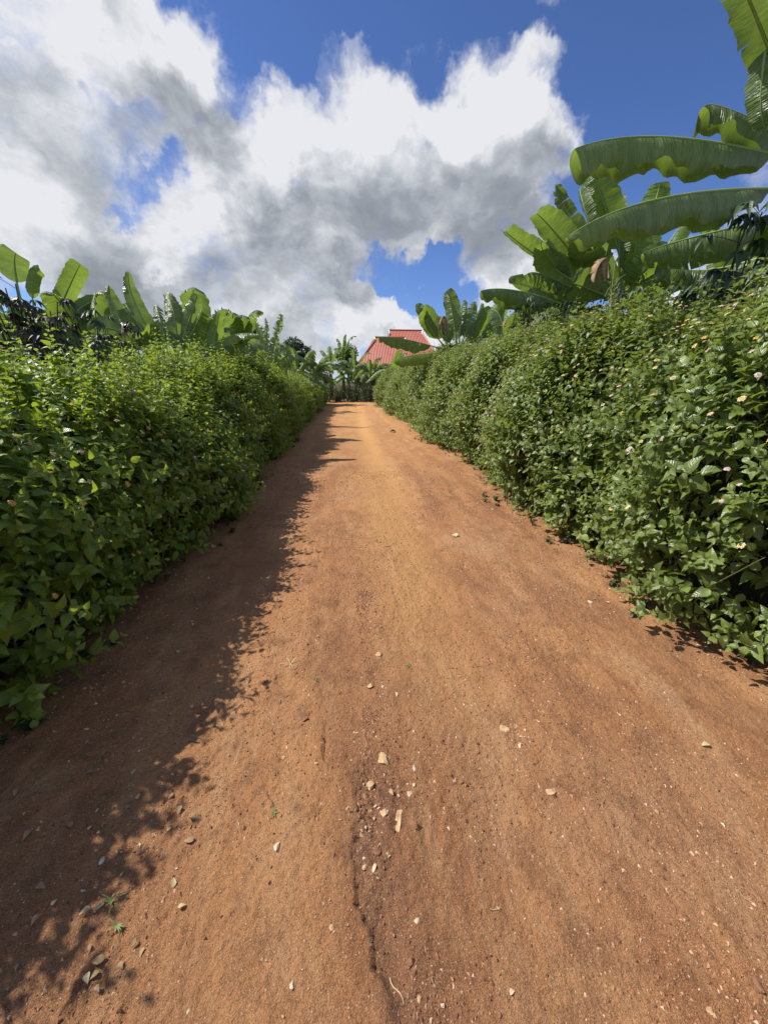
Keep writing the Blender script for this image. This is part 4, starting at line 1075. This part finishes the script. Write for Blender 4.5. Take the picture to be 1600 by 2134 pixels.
# ------------------------------------------------------------------ house with the red roof
def house():
    m, nt, b = new_mat("red_sheet_roof")
    uv = nt.node('ShaderNodeUVMap'); uv.uv_map = 'UVMap'
    sep = nt.node('ShaderNodeSeparateXYZ'); nt.put(sep.inputs[0], uv.outputs[0])
    w = nt.math('SINE', nt.math('MULTIPLY', sep.outputs[0], 2*math.pi/.19))
    geo = nt.node('ShaderNodeNewGeometry'); n, _ = nt.noise(geo.outputs['Position'], .8, 5, .6)
    seam = nt.math('GREATER_THAN', nt.math('SINE', nt.math('MULTIPLY', sep.outputs[1], 2*math.pi/1.3)), .985)
    col = nt.mix(nt.mrange(n, .3, .7), rgb(.50, .115, .065), rgb(.58, .19, .11))
    col = nt.mix(nt.mrange(w, .0, -1, 0, .28), col, rgb(.36, .08, .05))
    col = nt.mix(nt.math('MULTIPLY', seam, .4), col, rgb(.25, .05, .04))
    nt.put(b.inputs['Base Color'], col); b.inputs['Roughness'].default_value = .45
    nt.put(b.inputs['Normal'], nt.bump(w, .6, .03))
    roofm = m
    Y = 47.0
    def T(px, py, dy=0): return at(px, py, Y+dy)
    el_ = T(750, 762)[2]; xl = T(742, 760)[0]; s = Y/FPX/1.07
    # footprint: main block x0..x1, y0..y1
    x0, x1 = xl, xl+12.5; y0, y1 = Y-.0, Y+8.5
    eave = el_
    L0 = np.array([(x0+x1)/2, (y0+y1)/2, -.1]); root = empty("house", L0, "distant house under a red corrugated hip roof with solar panels", "house")
    # walls
    def box(a, b_): 
        a = np.array(a); b_ = np.array(b_)
        V = np.array([[x, y, z] for x in (a[0], b_[0]) for y in (a[1], b_[1]) for z in (a[2], b_[2])])
        Q = [(0, 1, 3, 2), (4, 6, 7, 5), (0, 4, 5, 1), (2, 3, 7, 6), (0, 2, 6, 4), (1, 5, 7, 3)]
        return V, Q
    V, Q = box((x0+.6, y0+.6, -.1), (x1-.6, y1-.6, eave+.05))
    link("wall", make_mesh("wall", V, Q, mat=M['wallm'], smooth=False, loc=L0), root)
    for k in range(3):
        V, Q = box((x0+1.8+k*3.6, y0+.54, .9), (x0+3.0+k*3.6, y0+.62, 2.1))
        f = link("window", make_mesh("window", V, Q, mat=M['whitetrim'], smooth=False, loc=L0), root)
        V, Q = box((x0+1.9+k*3.6, y0+.51, 1.0), (x0+2.9+k*3.6, y0+.535, 2.0))
        link("pane", make_mesh("pane", V, Q, mat=M['panel'], smooth=False, loc=L0), f)
    # roof: lower front-left hip with a gablet, taller main ridge behind
    def roof_block(name, xa, xb, ya, yb, ze, rx0, rx1, rz, gab, yr=None):
        """hip roof whose ridge ends are cut by small vertical gablets"""
        yr = (ya+yb)/2 if yr is None else yr
        acc = Acc()
        rl = np.array([rx0, yr, rz]); rr_ = np.array([rx1, yr, rz])
        g = gab
        # points on the front and back planes where the gablet foot meets
        def on(xe, ye, f): return np.array([xe, ye, ze])*(1-f)+f*np.array([rl[0] if xe < (xa+xb)/2 else rr_[0], yr, rz])
        fl_, bl = on(xa, ya, 1-g), on(xa, yb, 1-g); fr, br = on(xb, ya, 1-g), on(xb, yb, 1-g)
        A, B, C_, D = [np.array(p, float) for p in ((xa, ya, ze), (xb, ya, ze), (xb, yb, ze), (xa, yb, ze))]
        rlo = rl+np.array([-(rl[0]-fl_[0])*1.0, 0, 0]); rro = rr_+np.array([(fr[0]-rr_[0]), 0, 0])
        def poly(pts, ua, ub):
            pts = np.array(pts); U = np.stack([(pts-pts[0])@ua, (pts-pts[0])@ub], -1)
            if len(pts) == 4: acc.add(pts, [(0, 1, 2, 3)], U=U)
            else: acc.add(pts, T=[(0, i, i+1) for i in range(1, len(pts)-1)], U=U)
        ex = np.array([1., 0, 0]); ey = np.array([0, 1., 0]); ez = np.array([0, 0, 1.])
        poly([A, B, fr, rro, rlo, fl_], ex, ey); poly([C_, D, bl, rlo, rro, br], ex, ey)
        poly([D, A, fl_, bl], ey, ez); poly([B, C_, br, fr], ey, ez)
        # soffit
        acc.add(np.array([A, B, C_, D])-np.array([0, 0, .06]), [(3, 2, 1, 0)])
        o = link("roof", acc.mesh("roof", roofm, L0, smooth=False), root)
        # gablet vents and barge boards, fascia
        v = Acc(); v.add(np.array([fl_, bl, rlo])+np.array([.05, 0, 0]), T=[(0, 1, 2)]); v.add(np.array([fr, br, rro])-np.array([.05, 0, 0]), T=[(0, 2, 1)])
        link("gable_vent", v.mesh("gable_vent", M['panel'], L0, smooth=False), o)
        t = Acc()
        for p, q_ in ((fl_, rlo), (bl, rlo), (fr, rro), (br, rro)):
            V, q = tube([p, q_], [.09, .09], 4); t.add(V, q)
        for p, q_ in ((A, B), (B, C_), (C_, D), (D, A)):
            V, q = tube([p-ez*.12, q_-ez*.12], [.10, .10], 4); t.add(V, q)
        link("trim", t.mesh("trim", M['whitetrim'], L0, smooth=False), o)
        h = Acc()
        for p, q_ in ((A, fl_), (B, fr), (rlo, rro)):
            V, q = tube([p+ez*.04, q_+ez*.04], [.09, .09], 6); h.add(V, q)
        link("ridge_cap", h.mesh("ridge_cap", roofm, L0), o)
        return o
    g1 = T(780, 703, 4.2)
    r1 = roof_block("roof", x0, x0+8.4, y0, y0+8.4, eave, g1[0]-.0+.35, g1[0]+3.6, g1[2], .10, yr=Y+4.2)
    ra, rb = T(811, 697, 7.0), T(880, 689, 7.0)
    r2 = roof_block("roof", x0+3.0, rb[0]+1.6, Y+1.8, Y+12.2, eave+.3, ra[0]+.2, rb[0]-.3, rb[2]+.0, .12, yr=Y+7.0)
    # solar panels on a frame at the left of the upper ridge
    pv = root
    c = T(830, 701, 6.2)
    for k in range(2):
        p = Acc(); a = c+np.array([k*.95-.9, 0, 0])
        V = np.array([a+(-.0)*0, a+np.array([.85, 0, 0]), a+np.array([.95, .75, .62]), a+np.array([.10, .75, .62])])
        p.add(np.vstack([V, V-np.array([0, 0, .06])]), [(0, 1, 2, 3), (7, 6, 5, 4), (0, 4, 5, 1), (1, 5, 6, 2), (2, 6, 7, 3), (3, 7, 4, 0)])
        link("solar_panel", p.mesh("solar_panel", M['panel'], L0, smooth=False), r2)
m, nt, b = new_mat("dark_glass_panel"); b.inputs['Base Color'].default_value = rgb(.03, .035, .05); b.inputs['Roughness'].default_value = .25
M['panel'] = m
house()

# ------------------------------------------------------------------ stones, pebbles, litter
def stone_mesh(name, sx, sy, sz, mat, seed, sub=2):
    r = np.random.default_rng(seed)
    n1, n2 = (10, 7) if sub > 1 else (6, 4)
    V = []
    for j in range(n2+1):
        th = math.pi*j/n2
        for i in range(n1):
            a = 2*math.pi*i/n1; V.append((math.sin(th)*math.cos(a), math.sin(th)*math.sin(a), math.cos(th)))
    V = np.array(V)
    # facet by clipping against random planes
    for k in range(9):
        d = nrm(r.normal(0, 1, 3)); c = r.uniform(.38, .80); p = V@d
        V = V-np.outer(np.maximum(p-c, 0), d)
    V = V*(1+.45*(vnoise(V[:, 0]*2.6+seed, V[:, 1]*2.6+V[:, 2]*2, 1)-.5))[:, None]*np.array([sx, sy, sz])
    Q = [(j*n1+i, j*n1+(i+1) % n1, (j+1)*n1+(i+1) % n1, (j+1)*n1+i) for j in range(n2) for i in range(n1)]
    Q = [q[::-1] for q in Q]
    return make_mesh(name, V, Q, mat=M[mat], smooth=False)
def gz(x, y): return float(path_h(np.array([x]), np.array([y]))[0])
STONES = [ # px, py, width px, height px, material, label
    (800, 1586, 34, 34, 'stone', "largest rounded tan stone in the middle of the track"),
    (770, 1636, 22, 22, 'stone', "crumbly tan stone just left below the largest rounded one"),
    (815, 1652, 13, 16, 'stone', "small pointed tan stone above the long yellow one"),
    (852, 1653, 17, 15, 'white_stone', "bright pale chip at the right above the long yellow stone"),
    (832, 1701, 24, 56, 'stone', "long yellowish stone lying lengthwise in the wash channel"),
    (800, 1698, 20, 18, 'stone', "flat tan stone touching the left of the long yellow one"),
    (864, 1601, 12, 18, 'white_stone', "whitish sliver of stone right of the largest rounded one"),
    (862, 1635, 10, 8, 'white_stone', "tiny white chip between the whitish sliver and the long stone"),
    (578, 1766, 15, 20, 'white_stone', "slanted cream chip alone left of the wash channel"),
    (610, 2057, 13, 17, 'white_stone', "white chip near the bottom of the view, left of the channel"),
    (632, 1497, 22, 14, 'red_stone', "reddish-brown slab of stone left of the track's centre"),
    (352, 1712, 13, 24, 'stone', "cream shard at the edge of the hedge shadow"),
    (209, 1783, 12, 15, 'white_stone', "square white stone in the patchy shade at lower left"),
    (1052, 1508, 24, 18, 'stone', "knobbly tan stone at the top of the pebble cluster on the right"),
    (1083, 1545, 13, 13, 'white_stone', "pale rounded stone in the middle of the pebble cluster on the right"),
    (1108, 1538, 11, 11, 'red_stone', "pinkish stone right of the pebble cluster"),
    (1150, 1644, 24, 15, 'stone', "broken cream stone alone on the right half of the track"),
    (885, 1836, 10, 10, 'red_stone', "round reddish nodule right of the wash channel"),
    (868, 1918, 13, 14, 'white_stone', "pale triangular chip on the channel's right bank"),
    (1068, 2056, 14, 17, 'white_stone', "white oval stone near the bottom right of centre"),
    (873, 2078, 13, 14, 'stone', "round tan stone at the bottom of the wash channel"),
    (962, 1621, 18, 12, 'red_stone', "flat pinkish stone right of the whitish sliver"),
    (1228, 1252, 14, 6, 'white_stone', "thin pale chip near the foot of the right hedge"),
    (790, 1364, 16, 12, 'stone', "pale stone farthest up the track, in the centre"),
    (770, 1428, 14, 14, 'stone', "round tan stone left in the shallow hollow up the track"),
    (797, 1430, 12, 7, 'white_stone', "flat white chip in the shallow hollow up the track"),
    (826, 1447, 8, 12, 'white_stone', "narrow white chip at the right of the shallow hollow"),
    (853, 2005, 22, 26, 'red_stone', "brown half-buried stone on the channel's right bank, low in view"),
    (1480, 2102, 15, 18, 'stone', "tan stone in the bottom right corner"),
    (1580, 2060, 15, 24, 'red_stone', "half-buried brownish stone at the right border of the view"),
    (692, 1938, 13, 15, 'stone', "rough tan pebble left of the lower channel"),
    (780, 1812, 9, 20, 'white_stone', "curved white sliver inside the wash channel"),
    (760, 1806, 12, 12, 'stone', "small tan stone inside the channel beside the curved sliver"),
    (786, 1775, 18, 16, 'red_stone', "brown clod in the middle of the wash channel"),
]
for i, (px, py, wp, hp, mt, lab) in enumerate(STONES):
    x, y = onground(px, py); d = math.sqrt(x*x+y*y+CAM_Z**2)
    depth = 1/np.linalg.norm(ray(px, py))*d
    sx = wp/FPX*depth/2*.98; sl_ = CAM_Z/d; sy = hp/FPX*depth/2*.98/max(.5, sl_)*.92; sz = min(sx, sy)*.62
    o = link("stone", stone_mesh("stone", sx, sy, sz, mt, 100+i)); o.location = (x, y, gz(x, y)+sz*.05)
    o.rotation_euler = (0, 0, random.Random(i).uniform(-.3, .3)-YAW)
    tag(o, lab, "stone")
# loose pebbles
PM = [stone_mesh("pebble", .006*s, .005*s*q, .0035*s, mt, 300+k, 1) for k, (s, q, mt) in enumerate(
    [(1, 1, 'white_stone'), (1.2, .7, 'stone'), (.8, 1.2, 'stone'), (1.1, 1.4, 'white_stone'), (1.3, 1, 'red_stone'), (.9, .8, 'red_stone')])]
rr = random.Random(77)
for i in range(280):
    while True:
        if rr.random() < .45:
            y = rr.uniform(.5, 3.2); x = -.05+rr.gauss(0, .25)
        else:
            y = .45+rr.random()**1.6*4.5; x = rr.uniform(-1.7, 2.1)
        if i < 34:
            a_, b_ = onground(rr.gauss(1082, 20), rr.gauss(1535, 20)); x, y = a_, b_; break
        if i < 60:
            x, y = onground(rr.gauss(265, 45), rr.gauss(1770, 60)); break
        if i < 95:
            x, y = onground(rr.gauss(775, 28), rr.gauss(1760, 90)); break
        if abs(x) < .95*y+.1: break
    o = link("pebble", PM[rr.randrange(6)]); k = rr.choice([.6, .8, 1, 1.3]); o.scale = (k, k, k)
    if rr.random() < .08: o.scale = (1.7*k, 1.7*k, 1.5*k)
    o.location = (x, y, gz(x, y)+.001); o.rotation_euler = (rr.uniform(-.3, .3), rr.uniform(-.3, .3), rr.uniform(0, 6.28))
    tag(o, "small loose pebble lying on the red dirt track", "pebble", "loose pebbles on the track")
# grit: uncountable
def grit():
    r = np.random.default_rng(5)
    n = 130000
    y = .35+r.random(n)**1.7*7; x = r.uniform(-2.3, 2.5, n)
    ch = r.random(n) < .22
    sx = np.interp(y, S1[:, 1], S1[:, 0]); x = np.where(ch & (y < 2.6), sx+.02+np.abs(r.normal(0, .09, n)), x)
    keep = fbm(x*2.2, y*1.6, 3, 12)+r.normal(0, .12, n) > .47
    x, y = x[keep], y[keep]; n = len(x)
    z = path_h(x, y)
    s = .0018+.0036*r.random(n)**3*1.7; s = s*(1+y*.10)
    base = np.array([(1, 0, -.3), (-.5, .87, -.3), (-.5, -.87, -.3), (.1, .1, .8), (.6, .5, .3)])
    T = np.array([(0, 1, 4), (1, 3, 4), (0, 4, 3), (1, 2, 3), (2, 0, 3)])
    a = r.uniform(0, 6.28, n); ca, sa = np.cos(a), np.sin(a); q = r.uniform(.5, 1.5, n)
    V = np.empty((n, 5, 3))
    V[:, :, 0] = x[:, None]+s[:, None]*(base[None, :, 0]*ca[:, None]*q[:, None]-base[None, :, 1]*sa[:, None])
    V[:, :, 1] = y[:, None]+s[:, None]*(base[None, :, 0]*sa[:, None]*q[:, None]+base[None, :, 1]*ca[:, None])
    V[:, :, 2] = z[:, None]+s[:, None]*base[None, :, 2]*.9
    rn = np.repeat(r.random(n), 5)
    me = make_mesh("gravel", V.reshape(-1, 3), None, (T[None]+(np.arange(n)*5)[:, None, None]).reshape(-1, 3), None, attrs={'rnd': rn}, smooth=False)
    m, nt, b = new_mat("grit"); a_ = nt.node('ShaderNodeAttribute', attribute_name='rnd')
    rp = nt.node('ShaderNodeValToRGB'); nt.put(rp.inputs[0], a_.outputs['Fac']); e = rp.color_ramp.elements
    e[0].color = rgb(.13, .055, .03); e[1].color = rgb(.70, .52, .34)
    k = e.new(.55); k.color = rgb(.33, .15, .07); k = e.new(.85); k.color = rgb(.50, .28, .15)
    nt.put(b.inputs['Base Color'], rp.outputs[0]); b.inputs['Roughness'].default_value = .9
    me.materials.append(m)
    tag(link("gravel", me), "fine gravel and grit strewn over the red dirt track", "gravel", kind='stuff')
grit()
# straws and twigs
def straw(p, q_, label, mat='straw', r_=.0013, name="straw"):
    x0_, y0_ = onground(*p); x1_, y1_ = onground(*q_)
    c = np.array([(x0_+x1_)/2, (y0_+y1_)/2, gz((x0_+x1_)/2, (y0_+y1_)/2)])
    k = np.linspace(-.5, .5, 7)[:, None]
    d = np.array([x1_-x0_, y1_-y0_, 0]); nrml = np.array([-d[1], d[0], 0])
    pts = c+d*k+nrml*.10*np.sin(k*5)+np.array([0, 0, .006])
    pts[:, 2] = [gz(a, b_)+.004 for a, b_ in pts[:, :2]]
    V, q = tube(pts, r_*np.array([1, 1, 1, .9, .8, .6, .4]), 5)
    o = link(name, make_mesh(name, V, q, mat=M[mat], loc=c), loc=c); tag(o, label, "straw" if name == 'straw' else 'twig')
straw((815, 2030), (839, 2094), "longest pale straw lying in the wash channel near the bottom", r_=.0018)
straw((1022, 1882), (1045, 1889), "short pale straw on the bare track right of the channel")
straw((1212, 1332), (1243, 1328), "pale straw on the right of the track below the hedge")
straw((1270, 1335), (1278, 1349), "short bent straw near the foot of the right hedge")
straw((800, 1140), (830, 1130), "grey straw across the middle of the track far up", r_=.003)
straw((1540, 1860), (1575, 1893), "pale straw near the right border of the view")
straw((400, 1535), (415, 1539), "dark twig on the sunny side of the hedge shadow", 'darkstem', .002, 'twig')
straw((560, 1645), (566, 1690), "thin dark twig left of the wash channel", 'darkstem', .0012, 'twig')
def tuft(px, py, s, label, seed, n=6, mat='grassy'):
    x, y = onground(px, py); c = np.array([x, y, gz(x, y)]); r = np.random.default_rng(seed); acc = Acc()
    for i in range(n):
        a = r.uniform(0, 6.28); L = s*r.uniform(.6, 1.2); d = np.array([math.cos(a), math.sin(a), 0]); w = np.array([-d[1], d[0], 0])*.0022
        k = np.linspace(0, 1, 6)[:, None]; p = c+d*L*k+np.array([0, 0, 1])*(L*.7*k*(1-.75*k)+.003); ww = w*(1-k**2)
        V = np.vstack([p-ww, p+ww]); acc.add(V, [(j, j+1, j+7, j+6) for j in range(5)])
    o = link("grass_sprig", acc.mesh("grass_sprig", M[mat], c), loc=c); tag(o, label, "grass sprig")
tuft(605, 1382, .055, "yellowish grass sprig at the left, sprawled on bare dirt", 1, 7, 'straw')
tuft(853, 1387, .04, "green grass sprig near the track's centre line", 2, 8)
tuft(658, 1416, .028, "small bluish-green weed left of the shallow hollow", 3, 9)
tuft(240, 1918, .035, "pale green seedling in the grit at lower left", 4, 8)
tuft(230, 1868, .04, "grey-green grass sprig just above the pale seedling at lower left", 5, 7)
tuft(872, 1040, .06, "faint green sprig far up the track", 6, 7)
tuft(572, 1696, .02, "dull green moss-like sprig left of the channel", 7, 12)
# fallen leaves
fmesh = {}
def fallen(px, py, s, mat, label, seed, group=None):
    x, y = onground(px, py); r = np.random.default_rng(seed); acc = Acc()
    a = r.uniform(0, 6.28)
    scatter_leaves(np.array([[0., 0, 0]]), np.array([[math.cos(a), math.sin(a), .1]]), np.array([[r.normal(0, .3), r.normal(0, .3), 1.0]]), np.array([s]), np.array([.5]), True, acc)
    o = link("fallen_leaf", acc.mesh("fallen_leaf", M[mat]), loc=(x, y, gz(x, y)+.008)); tag(o, label, "fallen leaf", group)
fallen(1475, 1552, .038, 'straw', "pale greenish-yellow fallen leaf on the sunny right of the track", 1)
fallen(950, 1120, .10, 'straw', "pale dry leaf lying far up in the sunny lane", 2)
fallen(812, 900, .25, 'dry', "dark dry leaf near the far end of the track", 3)
fallen(392, 1690, .05, 'dry', "grey dry leaf inside the sprig-shaped shadow at left", 4)
rr = random.Random(5)
for i in range(46):
    px, py = rr.uniform(20, 560), rr.uniform(1240, 2050)
    if px > 560-(py-1240)*.28: px *= .5
    fallen(px, py, rr.uniform(.016, .036), rr.choice(['dry', 'dry', 'straw']), "small dry leaf scattered in the shade beside the left hedge", 20+i, "dry leaves under the left hedge")
def foot_litter():
    r = np.random.default_rng(17); ms = []
    for k in range(6):
        acc = Acc(); scatter_leaves(np.array([[0., 0, 0]]), np.array([[0, 1, .08]]), np.array([[r.normal(0, .35), r.normal(0, .3), 1.0]]), np.array([.034]), np.array([r.random()]), True, acc)
        ms.append(acc.mesh("fallen_leaf", M['dry' if k % 3 else 'straw']))
    for i in range(70):
        y = 1.6+r.random()**1.3*8; x = right_base(y)-r.exponential(.13)+.12
        o = link("fallen_leaf", ms[i % 6], loc=(x, y, gz(x, y)+.006)); o.rotation_euler = (0, 0, r.uniform(0, 6.28)); k = r.uniform(.5, 1.1); o.scale = (k, k, k)
        tag(o, "small dry leaf fallen at the foot of the right hedge", "fallen leaf", "dry leaves under the right hedge")
foot_litter()
